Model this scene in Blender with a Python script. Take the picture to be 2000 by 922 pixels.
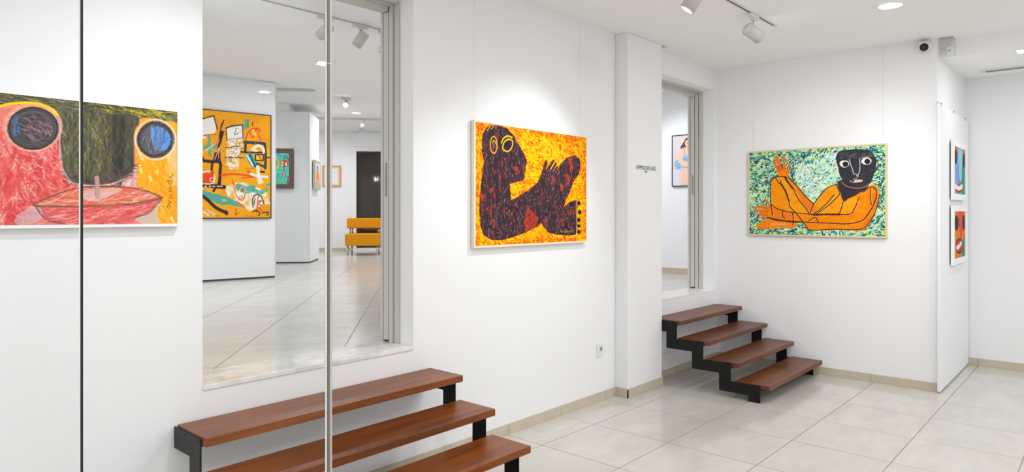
import bpy, bmesh, math, random
import numpy as np
from mathutils import Vector, Matrix

S = bpy.context.scene
C = S.collection
for o in list(bpy.data.objects):
    bpy.data.objects.remove(o)
PI = math.pi

# ------------------------------------------------------------------ camera, world, exposure
EYE = 1.531
FPX = 1318.0
YAW = 0.8412
cam = bpy.data.cameras.new('camera')
cam.sensor_width = 36.0
cam.lens = FPX / 2000.0 * 36.0
cam.shift_y = -(461 - 418) / 2000.0
cam.clip_start = 0.02
camo = bpy.data.objects.new('camera', cam)
camo.location = (0, 0, EYE)
camo.rotation_euler = (PI / 2, 0, -YAW)
C.objects.link(camo)
S.camera = camo

w = bpy.data.worlds.new('world')
S.world = w
w.use_nodes = True
w.node_tree.nodes['Background'].inputs[0].default_value = (0.97, 0.985, 1.0, 1)
w.node_tree.nodes['Background'].inputs[1].default_value = 0.88
S.view_settings.view_transform = 'Standard'
S.view_settings.look = 'None'
S.view_settings.gamma = 1.0
S.view_settings.use_curve_mapping = False
S.view_settings.exposure = 0.15

DOWNLIGHT_POWER = 11.0       # recessed ceiling downlights, lower gallery
UPPER_POWER = 16.5           # recessed ceiling downlights, upper gallery
SPOT_POWER = 47.0            # track spotlights
WARM = (1.0, 0.955, 0.90)
NEUTRAL = (0.97, 0.985, 1.0)
COOL = (0.93, 0.97, 1.0)

def area_light(name, loc, size, power, color=NEUTRAL, rot=(0, 0, 0), spread=PI, parent=None):
    L = bpy.data.lights.new(name, 'AREA')
    L.shape = 'SQUARE'; L.size = size; L.energy = power; L.color = color; L.spread = spread
    o = bpy.data.objects.new(name, L)
    o.location = loc; o.rotation_euler = rot
    C.objects.link(o)
    if parent: o.parent = parent
    return o

def spot_light(name, loc, target, power, angle, blend=0.6, color=NEUTRAL, size=0.03):
    L = bpy.data.lights.new(name, 'SPOT')
    L.energy = power; L.color = color; L.spot_size = math.radians(angle); L.spot_blend = blend
    L.shadow_soft_size = size
    o = bpy.data.objects.new(name, L)
    o.location = loc
    d = Vector(target) - Vector(loc)
    o.rotation_euler = d.to_track_quat('-Z', 'Y').to_euler()
    C.objects.link(o)
    return o

# ------------------------------------------------------------------ materials
def lin(c):
    r = []
    for v in c[:3]:
        v = v / 255.0
        r.append(v / 12.92 if v <= 0.04045 else ((v + 0.055) / 1.055) ** 2.4)
    return tuple(r) + (1.0,)

class NT:
    def __init__(s, name):
        s.m = bpy.data.materials.new(name); s.m.use_nodes = True
        s.t = s.m.node_tree; s.b = s.t.nodes['Principled BSDF']
    def n(s, ty, **k):
        x = s.t.nodes.new(ty)
        for a, v in k.items(): setattr(x, a, v)
        return x
    def l(s, a, b): s.t.links.new(a, b)
    def math(s, op, a, b=None, c=None):
        x = s.n('ShaderNodeMath', operation=op)
        for i, v in enumerate((a, b, c)):
            if v is None: continue
            if isinstance(v, (int, float)): x.inputs[i].default_value = v
            else: s.l(v, x.inputs[i])
        return x.outputs[0]
    def mix(s, f, a, b):
        x = s.n('ShaderNodeMix', data_type='RGBA')
        for i, v in ((0, f), (6, a), (7, b)):
            if isinstance(v, (int, float, tuple)): x.inputs[i].default_value = v
            else: s.l(v, x.inputs[i])
        return x.outputs[2]
    def noise(s, vec, scale, detail=3, rough=0.5):
        x = s.n('ShaderNodeTexNoise')
        x.inputs['Scale'].default_value = scale; x.inputs['Detail'].default_value = detail
        x.inputs['Roughness'].default_value = rough
        if vec is not None: s.l(vec, x.inputs['Vector'])
        return x.outputs['Fac']
    def ramp(s, f, lo, hi):
        x = s.n('ShaderNodeMapRange')
        x.inputs['From Min'].default_value = lo; x.inputs['From Max'].default_value = hi
        s.l(f, x.inputs['Value'])
        return x.outputs[0]
    def scalevec(s, vec, sc):
        x = s.n('ShaderNodeMapping'); x.inputs['Scale'].default_value = sc
        s.l(vec, x.inputs['Vector']); return x.outputs[0]

def plain(name, col, rough=0.5, metal=0.0, var=0.03, nscale=12.0, spec=None):
    k = NT(name)
    co = k.n('ShaderNodeTexCoord').outputs['Object']
    nz = k.noise(co, nscale)
    c = lin(col)
    d = tuple(max(0, v * (1 - var)) for v in c[:3]) + (1,)
    e = tuple(min(1, v * (1 + var)) for v in c[:3]) + (1,)
    k.l(k.mix(nz, d, e), k.b.inputs['Base Color'])
    k.b.inputs['Roughness'].default_value = rough
    k.b.inputs['Metallic'].default_value = metal
    if spec is not None: k.b.inputs['Specular IOR Level'].default_value = spec
    return k.m

def wall_mat(name, col, bump=0.05):
    k = NT(name)
    pos = k.n('ShaderNodeNewGeometry').outputs['Position']
    nz = k.noise(pos, 1.7, 4)
    c = lin(col)
    k.l(k.mix(nz, tuple(v * 0.985 for v in c[:3]) + (1,), c), k.b.inputs['Base Color'])
    k.b.inputs['Roughness'].default_value = 0.75
    k.b.inputs['Specular IOR Level'].default_value = 0.25
    bp = k.n('ShaderNodeBump'); bp.inputs['Strength'].default_value = bump; bp.inputs['Distance'].default_value = 0.002
    k.l(k.noise(pos, 180.0, 2), bp.inputs['Height']); k.l(bp.outputs[0], k.b.inputs['Normal'])
    return k.m

def tile_mat(name, ang, off, size, c1, c2, grout, rough=0.14):
    k = NT(name)
    pos = k.n('ShaderNodeNewGeometry').outputs['Position']
    def coord(ax, o):
        d = k.n('ShaderNodeVectorMath', operation='DOT_PRODUCT')
        k.l(pos, d.inputs[0]); d.inputs[1].default_value = ax
        return k.math('DIVIDE', k.math('SUBTRACT', d.outputs['Value'], o), size)
    ca, sa = math.cos(ang), math.sin(ang)
    u = coord((ca, sa, 0), off[0]); v = coord((-sa, ca, 0), off[1])
    def edge(x):
        f = k.math('FRACT', x)
        return k.math('MINIMUM', f, k.math('SUBTRACT', 1.0, f))
    e = k.math('MINIMUM', edge(u), edge(v))
    g = k.ramp(e, 0.0030, 0.0052)
    cell = k.n('ShaderNodeCombineXYZ')
    k.l(k.math('FLOOR', u), cell.inputs[0]); k.l(k.math('FLOOR', v), cell.inputs[1])
    wn = k.n('ShaderNodeTexWhiteNoise'); k.l(cell.outputs[0], wn.inputs['Vector'])
    off3 = k.n('ShaderNodeVectorMath', operation='MULTIPLY_ADD')
    k.l(wn.outputs['Color'], off3.inputs[0]); off3.inputs[1].default_value = (7, 7, 7); k.l(pos, off3.inputs[2])
    n1 = k.noise(k.scalevec(off3.outputs[0], (2.2, 4.5, 1)), 1.0, 5, 0.6)
    n2 = k.noise(k.scalevec(off3.outputs[0], (1, 3.2, 1)), 5.0, 4, 0.6)
    f = k.ramp(k.math('ADD', k.math('MULTIPLY', n1, 0.65), k.math('MULTIPLY', n2, 0.35)), 0.33, 0.67)
    base = k.mix(f, lin(c1), lin(c2))
    hsv = k.n('ShaderNodeHueSaturation')
    k.l(base, hsv.inputs['Color'])
    k.l(k.math('ADD', 0.975, k.math('MULTIPLY', wn.outputs['Value'], 0.05)), hsv.inputs['Value'])
    k.l(k.mix(g, lin(grout), hsv.outputs[0]), k.b.inputs['Base Color'])
    k.l(k.math('ADD', rough, k.math('MULTIPLY', k.math('SUBTRACT', 1.0, g), 0.5)), k.b.inputs['Roughness'])
    k.b.inputs['Specular IOR Level'].default_value = 0.5
    bp = k.n('ShaderNodeBump'); bp.inputs['Strength'].default_value = 0.35; bp.inputs['Distance'].default_value = 0.001
    k.l(g, bp.inputs['Height']); k.l(bp.outputs[0], k.b.inputs['Normal'])
    return k.m

def wood_mat(name, dark, light, axis=0, rough=0.3, scale=1.0, coat=0.0):
    k = NT(name)
    co = k.n('ShaderNodeTexCoord').outputs['Object']
    inf = k.n('ShaderNodeObjectInfo')
    ad = k.n('ShaderNodeVectorMath', operation='ADD'); k.l(co, ad.inputs[0])
    mu = k.n('ShaderNodeVectorMath', operation='SCALE'); mu.inputs[0].default_value = (13, 17, 5)
    k.l(inf.outputs['Random'], mu.inputs['Scale']); k.l(mu.outputs[0], ad.inputs[1])
    sc = [18 * scale] * 3; sc[axis] = 1.3 * scale
    v = k.scalevec(ad.outputs[0], tuple(sc))
    n1 = k.noise(v, 1.0, 5, 0.6)
    sc2 = [90 * scale] * 3; sc2[axis] = 3 * scale
    n2 = k.noise(k.scalevec(ad.outputs[0], tuple(sc2)), 1.0, 3)
    n3 = k.noise(ad.outputs[0], 2.2, 3)
    f = k.math('ADD', k.math('ADD', k.math('MULTIPLY', n1, 0.5), k.math('MULTIPLY', n2, 0.2)), k.math('MULTIPLY', n3, 0.3))
    hs = k.n('ShaderNodeHueSaturation')
    k.l(k.mix(k.ramp(f, 0.32, 0.68), lin(dark), lin(light)), hs.inputs['Color'])
    k.l(k.math('ADD', 0.80, k.math('MULTIPLY', inf.outputs['Random'], 0.40)), hs.inputs['Value'])
    k.l(hs.outputs[0], k.b.inputs['Base Color'])
    k.l(k.math('ADD', rough, k.math('MULTIPLY', n3, 0.12)), k.b.inputs['Roughness'])
    k.b.inputs['Coat Weight'].default_value = coat; k.b.inputs['Specular IOR Level'].default_value = 0.38
    k.b.inputs['Coat Roughness'].default_value = 0.2
    return k.m

def marble_mat(name):
    k = NT(name)
    pos = k.n('ShaderNodeNewGeometry').outputs['Position']
    n1 = k.noise(k.scalevec(pos, (3, 7, 3)), 1.5, 6, 0.65)
    n2 = k.noise(k.scalevec(pos, (9, 4, 9)), 2.0, 5)
    f = k.ramp(k.math('ADD', k.math('MULTIPLY', n1, 0.7), k.math('MULTIPLY', n2, 0.3)), 0.38, 0.6)
    k.l(k.mix(f, lin((214, 211, 206)), lin((240, 239, 237))), k.b.inputs['Base Color'])
    k.b.inputs['Roughness'].default_value = 0.09
    return k.m

def emit_mat(name, col, strength):
    k = NT(name)
    k.b.inputs['Base Color'].default_value = lin((250, 250, 250))
    k.b.inputs['Emission Color'].default_value = lin(col)
    k.b.inputs['Emission Strength'].default_value = strength
    return k.m

def glass_mat(name, tint=(1, 1, 1, 1), rough=0.0):
    k = NT(name)
    k.b.inputs['Base Color'].default_value = tint
    k.b.inputs['Roughness'].default_value = rough
    k.b.inputs['IOR'].default_value = 1.2
    k.b.inputs['Transmission Weight'].default_value = 1.0
    return k.m

M = {}
M['wall'] = wall_mat('white_wall_paint', (243, 243, 244))
M['panel'] = wall_mat('white_panel_paint', (242, 243, 246), 0.01)
M['ceil'] = wall_mat('ceiling_paint', (250, 250, 250))
M['floor'] = tile_mat('lower_floor_tiles', 0.0, (4.662, 2.8305), 0.6, (198, 193, 184), (214, 210, 202), (134, 125, 112))
M['floor2'] = tile_mat('upper_floor_tiles', -0.7103, (-0.467, 4.27), 0.602, (202, 199, 194), (218, 216, 211), (112, 106, 98), 0.2)
M['base'] = plain('beige_skirting_tile', (200, 190, 170), 0.35, 0, 0.10, 9)
M['baseend'] = plain('skirting_raw_edge', (150, 125, 100), 0.7)
M['joint'] = plain('skirting_joint', (150, 140, 124), 0.8)
M['marble'] = marble_mat('sill_marble')
M['alu'] = plain('painted_frame', (202, 198, 192), 0.45)
M['dark'] = plain('dark_gap', (78, 66, 58), 0.8)
M['steel'] = plain('black_steel', (13, 13, 15), 0.5, 0.0, 0.25, 7, 0.3)
M['wood1'] = wood_mat('orange_brown_tread', (84, 38, 6), (166, 88, 26), 0, 0.3)
M['wood2'] = wood_mat('reddish_brown_tread', (60, 30, 14), (128, 72, 38), 0, 0.32)
M['white'] = plain('white_plastic', (232, 232, 230), 0.4)
M['lamp'] = plain('spotlight_shell', (205, 202, 196), 0.42)
M['trackw'] = plain('track_white', (220, 217, 212), 0.45)
M['black'] = plain('black_rubber', (18, 18, 20), 0.5)
M['lens'] = plain('camera_lens', (14, 14, 15), 0.12)
M['cream'] = plain('cream_frame_wood', (236, 226, 204), 0.5)
M['blond'] = plain('blond_frame_wood', (224, 204, 150), 0.5)
M['whiteframe'] = plain('white_frame', (244, 244, 242), 0.45)
M['blackframe'] = plain('black_frame', (34, 30, 32), 0.4)
M['brownframe'] = wood_mat('walnut_frame', (92, 62, 48), (140, 100, 80), 2, 0.5, 2, 0)
M['goldframe'] = plain('pale_wood_frame', (196, 160, 112), 0.5)
M['silverframe'] = plain('champagne_frame', (205, 198, 172), 0.35)
M['mat'] = plain('mat_board', (240, 226, 200), 0.8)
M['wire'] = plain('hanging_wire', (222, 222, 222), 0.4)
M['chair'] = plain('mustard_leatherette', (222, 148, 2), 0.5, 0, 0.04, 30, 0.25)
M['chrome'] = plain('brushed_chrome', (200, 198, 194), 0.22, 1.0)
M['ink'] = plain('dark_grey_lettering', (60, 58, 58), 0.7)
M['glow'] = emit_mat('lamp_face', (255, 252, 245), 14.0)
M['glow2'] = emit_mat('downlight_face', (255, 253, 248), 9.0)
M['glass'] = glass_mat('door_glass', (0.985, 0.995, 0.99, 1))
M['louvre'] = plain('grey_louvre', (120, 120, 118), 0.6)
M['reflector'] = emit_mat('lit_lamp_reflector', (255, 255, 255), 1.6)
def darkglass():
    k = NT('dark_door_glass')
    pos = k.n('ShaderNodeTexCoord').outputs['Object']
    k.l(k.mix(k.noise(pos, 1.2), lin((30, 26, 24)), lin((58, 46, 38))), k.b.inputs['Base Color'])
    k.b.inputs['Roughness'].default_value = 0.04
    k.b.inputs['IOR'].default_value = 1.6
    return k.m
M['darkglass'] = darkglass()
def sealmat(nm, col, op):
    k = NT(nm)
    k.b.inputs['Base Color'].default_value = lin(col)
    k.b.inputs['Roughness'].default_value = 0.35
    tr = k.n('ShaderNodeBsdfTransparent'); mx = k.n('ShaderNodeMixShader')
    mx.inputs[0].default_value = op
    out = k.t.nodes['Material Output']
    k.l(tr.outputs[0], mx.inputs[1]); k.l(k.b.outputs[0], mx.inputs[2]); k.l(mx.outputs[0], out.inputs[0])
    return k.m
M['seal'] = sealmat('translucent_edge_seal', (132, 124, 114), 0.70)
M['seal2'] = sealmat('pale_edge_lip', (214, 211, 206), 0.62)
def paintmat():
    k = NT('painted_canvas')
    a = k.n('ShaderNodeAttribute'); a.attribute_name = 'paint'
    k.l(a.outputs['Color'], k.b.inputs['Base Color'])
    k.b.inputs['Roughness'].default_value = 0.7
    k.b.inputs['Specular IOR Level'].default_value = 0.08
    pos = k.n('ShaderNodeTexCoord').outputs['Object']
    bp = k.n('ShaderNodeBump'); bp.inputs['Strength'].default_value = 0.15; bp.inputs['Distance'].default_value = 0.0006
    k.l(k.noise(pos, 320.0, 2), bp.inputs['Height']); k.l(bp.outputs[0], k.b.inputs['Normal'])
    return k.m
M['paint'] = paintmat()

# ------------------------------------------------------------------ mesh helpers
def obj(name, bm, mat, parent=None, smooth=False, bevel=0.0, seg=2):
    bmesh.ops.recalc_face_normals(bm, faces=bm.faces)
    me = bpy.data.meshes.new(name); bm.to_mesh(me); bm.free()
    for m in (mat if isinstance(mat, (list, tuple)) else [mat]): me.materials.append(m)
    o = bpy.data.objects.new(name, me); C.objects.link(o)
    if smooth:
        for p in me.polygons: p.use_smooth = True
    if parent: o.parent = parent
    if bevel:
        b = o.modifiers.new('bevel', 'BEVEL'); b.width = bevel; b.segments = seg; b.limit_method = 'ANGLE'
        b.angle_limit = math.radians(40); b.harden_normals = False
    return o

def bx(bm, x0, x1, y0, y1, z0, z1, mi=0):
    v = [bm.verts.new((x, y, z)) for x in (x0, x1) for y in (y0, y1) for z in (z0, z1)]
    for q in ((0, 1, 3, 2), (4, 6, 7, 5), (0, 4, 5, 1), (2, 3, 7, 6), (0, 2, 6, 4), (1, 5, 7, 3)):
        f = bm.faces.new([v[i] for i in q]); f.material_index = mi

def prism(bm, pts, axis, a, b, mi=0):
    """extrude a 2-D outline along an axis from a to b"""
    def mk(p, t):
        return (t, p[0], p[1]) if axis == 0 else ((p[0], t, p[1]) if axis == 1 else (p[0], p[1], t))
    A = [bm.verts.new(mk(p, a)) for p in pts]; B = [bm.verts.new(mk(p, b)) for p in pts]
    fs = [bm.faces.new(A), bm.faces.new(B[::-1])]
    n = len(pts)
    for i in range(n):
        fs.append(bm.faces.new((A[i], B[i], B[(i + 1) % n], A[(i + 1) % n])))
    for f in fs: f.material_index = mi

def cyl(bm, p0, p1, r0, r1=None, n=24, caps=True, mi=0):
    r1 = r0 if r1 is None else r1
    p0 = Vector(p0); p1 = Vector(p1); d = (p1 - p0).normalized()
    u = d.orthogonal().normalized(); v = d.cross(u)
    A = []; B = []
    for i in range(n):
        t = 2 * PI * i / n; e = u * math.cos(t) + v * math.sin(t)
        A.append(bm.verts.new(p0 + e * r0)); B.append(bm.verts.new(p1 + e * r1))
    for i in range(n):
        f = bm.faces.new((A[i], B[i], B[(i + 1) % n], A[(i + 1) % n])); f.smooth = True; f.material_index = mi
    if caps:
        bm.faces.new(A).material_index = mi; bm.faces.new(B[::-1]).material_index = mi

def lathe(bm, prof, p0, d, n=28, mi=0):
    """prof: list of (distance along d, radius)"""
    p0 = Vector(p0); d = Vector(d).normalized(); u = d.orthogonal().normalized(); v = d.cross(u)
    rings = []
    for t, r in prof:
        c = p0 + d * t
        rings.append([bm.verts.new(c + (u * math.cos(2 * PI * i / n) + v * math.sin(2 * PI * i / n)) * max(r, 1e-4)) for i in range(n)])
    for a, b in zip(rings, rings[1:]):
        for i in range(n):
            f = bm.faces.new((a[i], b[i], b[(i + 1) % n], a[(i + 1) % n])); f.smooth = True; f.material_index = mi

def box_obj(name, x0, x1, y0, y1, z0, z1, mat, parent=None, bevel=0.0):
    bm = bmesh.new(); bx(bm, x0, x1, y0, y1, z0, z1)
    return obj(name, bm, mat, parent, bevel=bevel)

def struct(o): o['kind'] = 'structure'; return o
def tag(o, label, cat, group=None):
    o['label'] = label; o['category'] = cat
    if group: o['group'] = group
    return o
def empty(name, loc=(0, 0, 0), rz=0, label=None, cat=None, group=None):
    o = bpy.data.objects.new(name, None); o.empty_display_size = 0.1
    o.location = loc; o.rotation_euler = (0, 0, rz); C.objects.link(o)
    if label: tag(o, label, cat, group)
    return o

# projection of world points to photo pixels: only used to lay the motifs out on the canvases
cY, sY = math.cos(YAW), math.sin(YAW)
def pj(p):
    l = cY * p[0] - sY * p[1]; d = sY * p[0] + cY * p[1]
    return (1000 + FPX * l / d, 418 - FPX * (p[2] - EYE) / d)

# ------------------------------------------------------------------ room shell
WY = 3.146      # face of the long left wall
WT = 0.29       # its thickness
XB = 6.77       # face of the back wall
CZ = 3.045      # lower ceiling
UF = 0.735      # upper floor
UC = 3.18       # upper ceiling (near)
OZ = 2.835      # lintel height
P0, P1, PYF = 4.83, 5.40, 3.026   # pillar
OP1 = (1.371, 2.628)
OP2 = (5.42, 6.705)
YB = 1.145      # face of the wall that returns beside the back wall
XF = 8.215      # alcove far wall

struct(box_obj('floor', -3, 12, -5, WY + 0.05, -0.1, 0, M['floor']))
bm = bmesh.new()
bx(bm, -3, 12, WY + 0.28, 15.5, UF - 0.12, UF)
struct(obj('floor_upper', bm, M['floor2']))

bm = bmesh.new()
y0, y1 = WY, WY + WT
top = 3.5
bx(bm, -3, OP1[0], y0, y1, 0, top)
bx(bm, OP1[0], OP1[1], y0, y1, 0, UF - 0.02)
bx(bm, OP1[0], OP1[1], y0, y1, OZ, top)
bx(bm, OP1[1], OP2[0], y0, y1, 0, top)
bx(bm, OP2[0], OP2[1], y0, y1, 0, UF - 0.02)
bx(bm, OP2[0], OP2[1], y0, y1, OZ, top)
bx(bm, OP2[1], 12, y0, y1, 0, top)
struct(obj('wall_left', bm, M['wall']))
bm = bmesh.new(); bx(bm, P0, P1, PYF, WY, 0, CZ)
struct(obj('wall_pillar', bm, M['wall'], bevel=0.006, seg=3))
struct(box_obj('wall_back', XB, XB + 0.12, YB, WY, 0, 3.3, M['wall']))
bm = bmesh.new(); bx(bm, XB + 0.12, XF, YB, YB + 0.12, 0, 3.3)
struct(obj('wall_return', bm, M['wall']))
struct(box_obj('wall_alcove', XF, XF + 0.15, -5, YB, 0, 3.3, M['wall']))

# lower ceiling, with the small slots left open beside the pillar and the wall corner
bm = bmesh.new()
SX0, SX1 = P1, 5.50
NX0, NX1, NY0, NY1 = XB, 6.93, 1.03, YB
XS = 6.95       # where the ceiling drops towards the alcove
bx(bm, -3, SX0, -5, WY, CZ, CZ + 0.12)
bx(bm, SX0, SX1, -5, 3.03, CZ, CZ + 0.12)
bx(bm, SX0, SX1, 3.125, WY, CZ, CZ + 0.12)
bx(bm, SX1, XB, -5, WY, CZ, CZ + 0.12)
bx(bm, XB, XS, -5, NY0, CZ, CZ + 0.12)
bx(bm, SX0 - .02, SX1 + .02, 3.01, WY, CZ + 0.12, CZ + 0.14)
bx(bm, XB, XS, NY0, YB, CZ + 0.10, CZ + 0.14)
struct(obj('ceiling', bm, M['ceil']))
ACZ = 2.905
bm = bmesh.new()
bx(bm, XS, XF, -5, NY0, ACZ, CZ + 0.14)
bx(bm, NX1, XF, NY0, YB, ACZ, CZ + 0.14)
struct(obj('ceiling_alcove', bm, M['ceil']))

# upper gallery shell
bm = bmesh.new(); bx(bm, -3, 12, WY + WT, 7.90, UC, UC + 0.25)
struct(obj('ceiling_upper', bm, M['ceil']))
bm = bmesh.new(); bx(bm, -3, 12, 7.90, 15.5, 3.31, 3.45)
struct(obj('ceiling_upper_far', bm, M['ceil']))
struct(box_obj('wall_upper_side', 8.177, 8.32, WY + WT, 6.6, UF, 3.4, M['panel']))
struct(box_obj('wall_upper_end', -3, 12, 15.4, 15.55, UF, 3.5, M['wall']))

# rotated far wall with its dark glazed door (local x along the wall, y into it)
fw = bpy.data.objects.new('wall_far', None); fw.location = (8.0, 12.60, 0); fw.rotation_euler = (0, 0, -0.7103)
C.objects.link(fw); fw['kind'] = 'structure'
WX0, WX1 = 0.73, 2.10
WZ0, WZ1 = 0.80, 2.875
bm = bmesh.new()
bx(bm, -2.4, WX0, 0, 0.15, UF, 3.4)
bx(bm, WX1, 4.0, 0, 0.15, UF, 3.4)
bx(bm, WX0, WX1, 0, 0.15, WZ1, 3.4)
bx(bm, WX0, WX1, 0, 0.15, UF, WZ0)
obj('wall_surface', bm, M['wall'], fw)
bm = bmesh.new(); bx(bm, -2.4, WX0 - 0.12, -0.012, -0.001, UF, UF + 0.075)
obj('baseboard', bm, M['base'], fw)
wn = bpy.data.objects.new('window_1', None); wn.location = fw.location; wn.rotation_euler = fw.rotation_euler
C.objects.link(wn); wn['kind'] = 'structure'
bm = bmesh.new(); bx(bm, WX0, WX1, 0.05, 0.062, WZ0, WZ1); obj('pane', bm, M['darkglass'], wn)
bm = bmesh.new()
bx(bm, WX0 - 0.10, WX0 - 0.001, -0.015, -0.001, UF + 0.001, WZ1 + 0.10)
bx(bm, WX0 - 0.001, WX1 + 0.1, -0.015, -0.001, WZ1 + 0.001, WZ1 + 0.10)
bx(bm, WX0 - 0.10, WX1 + 0.1, -0.02, -0.001, WZ1 + 0.101, WZ1 + 0.40)
obj('window_frame', bm, M['panel'], wn)
bm = bmesh.new(); bx(bm, WX0, WX1, 0.03, 0.055, WZ0 + 0.47, WZ0 + 0.50); bx(bm, WX0, WX1, 0.03, 0.055, WZ1 - 0.03, WZ1)
bx(bm, WX0 + 0.42, WX0 + 0.435, 0.035, 0.055, WZ0, WZ1)
obj('glazing_bar', bm, M['dark'], wn)

# skirting tiles: one run per wall, joints every 60 cm
def skirting(name, p, q, z, joints, nrm, h=0.074, t=0.011):
    """p,q ends on the wall line, nrm outward normal in plan"""
    p = Vector(p); q = Vector(q); d = (q - p); L = d.length; d /= L; n = Vector(nrm)
    o = bpy.data.objects.new(name, None); C.objects.link(o); o['kind'] = 'structure'
    cuts = [0] + sorted(joints) + [L]
    bm = bmesh.new()
    for a, b in zip(cuts, cuts[1:]):
        a2, b2 = a + (0.0015 if a > 0 else 0), b - (0.0015 if b < L else 0)
        P = [p + d * a2, p + d * b2, p + d * b2 + n * t, p + d * a2 + n * t]
        prism(bm, [(v.x, v.y) for v in P], 2, z + 0.0005, z + h)
    obj('skirting_tiles', bm, M['base'], o)
    bm = bmesh.new()
    P = [p, p + d * L, p + d * L + n * (t - 0.004), p + n * (t - 0.004)]
    prism(bm, [(v.x, v.y) for v in P], 2, z + 0.0005, z + h - 0.003)
    obj('grout', bm, M['joint'], o)
    return o
skirting('baseboard_left', (-3, WY - 0.0005), (P0 - 0.012, WY - 0.0005), 0, [6.47 - .012 * 0, 7.06, 7.66, 5.87, 5.27, 4.67], (0, -1))
skirting('baseboard_pillar_side', (P0 - 0.0005, WY - 0.001), (P0 - 0.0005, PYF - 0.011), 0, [], (-1, 0))
skirting('baseboard_pillar', (P0 + 0.002, PYF - 0.0005), (P1, PYF - 0.0005), 0, [], (0, -1))
skirting('baseboard_recess', (P1 + 0.001, WY - 0.0005), (XB - 0.012, WY - 0.0005), 0, [0.45, 1.05], (0, -1))
skirting('baseboard_back', (XB - 0.0005, WY - 0.012), (XB - 0.0005, YB), 0, [0.31, 0.91, 1.47], (-1, 0))
skirting('baseboard_alcove', (XF - 0.0005, YB - 0.03), (XF - 0.0005, -4.9), 0, [0.085, 0.685, 1.285, 1.885], (-1, 0))
skirting('baseboard_upper_side', (8.1765, 6.6), (8.1765, WY + WT + 0.02), UF, [0.6, 1.2, 1.8, 2.15, 2.75], (-1, 0))
box_obj('skirting_raw_end', P0 - 0.0115, P0 + 0.001, PYF - 0.0125, PYF - 0.0005, 0.001, 0.066, M['baseend']).parent = bpy.data.objects['baseboard_pillar']

# ------------------------------------------------------------------ openings: sill, lining, sliding door edge
def opening(n, x0, x1, lip, sm):
    bm = bmesh.new(); bx(bm, x0 + 0.001, x1 - 0.001, WY - lip, WY + WT, UF - 0.02, UF + 0.002)
    s = obj('trim_%d' % n, bm, sm, bevel=0.002); s['kind'] = 'structure'; s['label'] = 'white marble threshold'
    d = bpy.data.objects.new('door_%d' % n, None); C.objects.link(d); d['kind'] = 'structure'
    z0 = UF + 0.003
    zt = OZ - 0.001
    e = 0.001
    def U(bm, ya, yb, pr, za=z0):          # a band running up the right reveal and along the lintel
        bx(bm, x1 - e - pr, x1 - e, ya, yb, za, zt)
        bx(bm, x0 + e, x1 - e - pr, ya, yb, zt - pr, zt)
    bm = bmesh.new()
    U(bm, WY + 0.125, WY + 0.165, 0.012); U(bm, WY + 0.172, WY + 0.205, 0.022)
    U(bm, WY + 0.265, WY + 0.288, 0.022)
    bx(bm, x0 + e, x1 - 0.03, WY + 0.205, WY + 0.265, zt - 0.05, zt - 0.012)
    obj('door_frame', bm, M['alu'], d)
    bm = bmesh.new()
    bx(bm, x1 - 0.006, x1 - e, WY + 0.205, WY + 0.265, z0, zt); obj('pocket_gap', bm, M['dark'], d)
    bm = bmesh.new()
    bx(bm, x1 - 0.024, x1 - 0.0065, WY + 0.212, WY + 0.258, z0 + 0.012, zt - 0.05)
    lf = obj('door_leaf', bm, M['alu'], d, bevel=0.002)
    bm = bmesh.new()
    hz = 1.66 if n == 1 else 1.755
    bx(bm, x1 - 0.0265, x1 - 0.0245, WY + 0.224, WY + 0.238, hz - 0.02, hz + 0.19)
    for q in (hz - 0.012, hz + 0.182): cyl(bm, (x1 - 0.0285, WY + 0.231, q), (x1 - 0.0255, WY + 0.231, q), 0.0045, n=10)
    bx(bm, x1 - 0.0275, x1 - 0.026, WY + 0.228, WY + 0.234, hz + 0.01, hz + 0.16)
    obj('pull_plate', bm, plain('aged_metal_%d' % n, (150, 148, 144), 0.4, 0.6), lf)
opening(1, OP1[0], OP1[1], 0.006, M['marble'])
opening(2, OP2[0], OP2[1], 0.0, plain('white_threshold', (240, 239, 238), 0.12))

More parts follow.
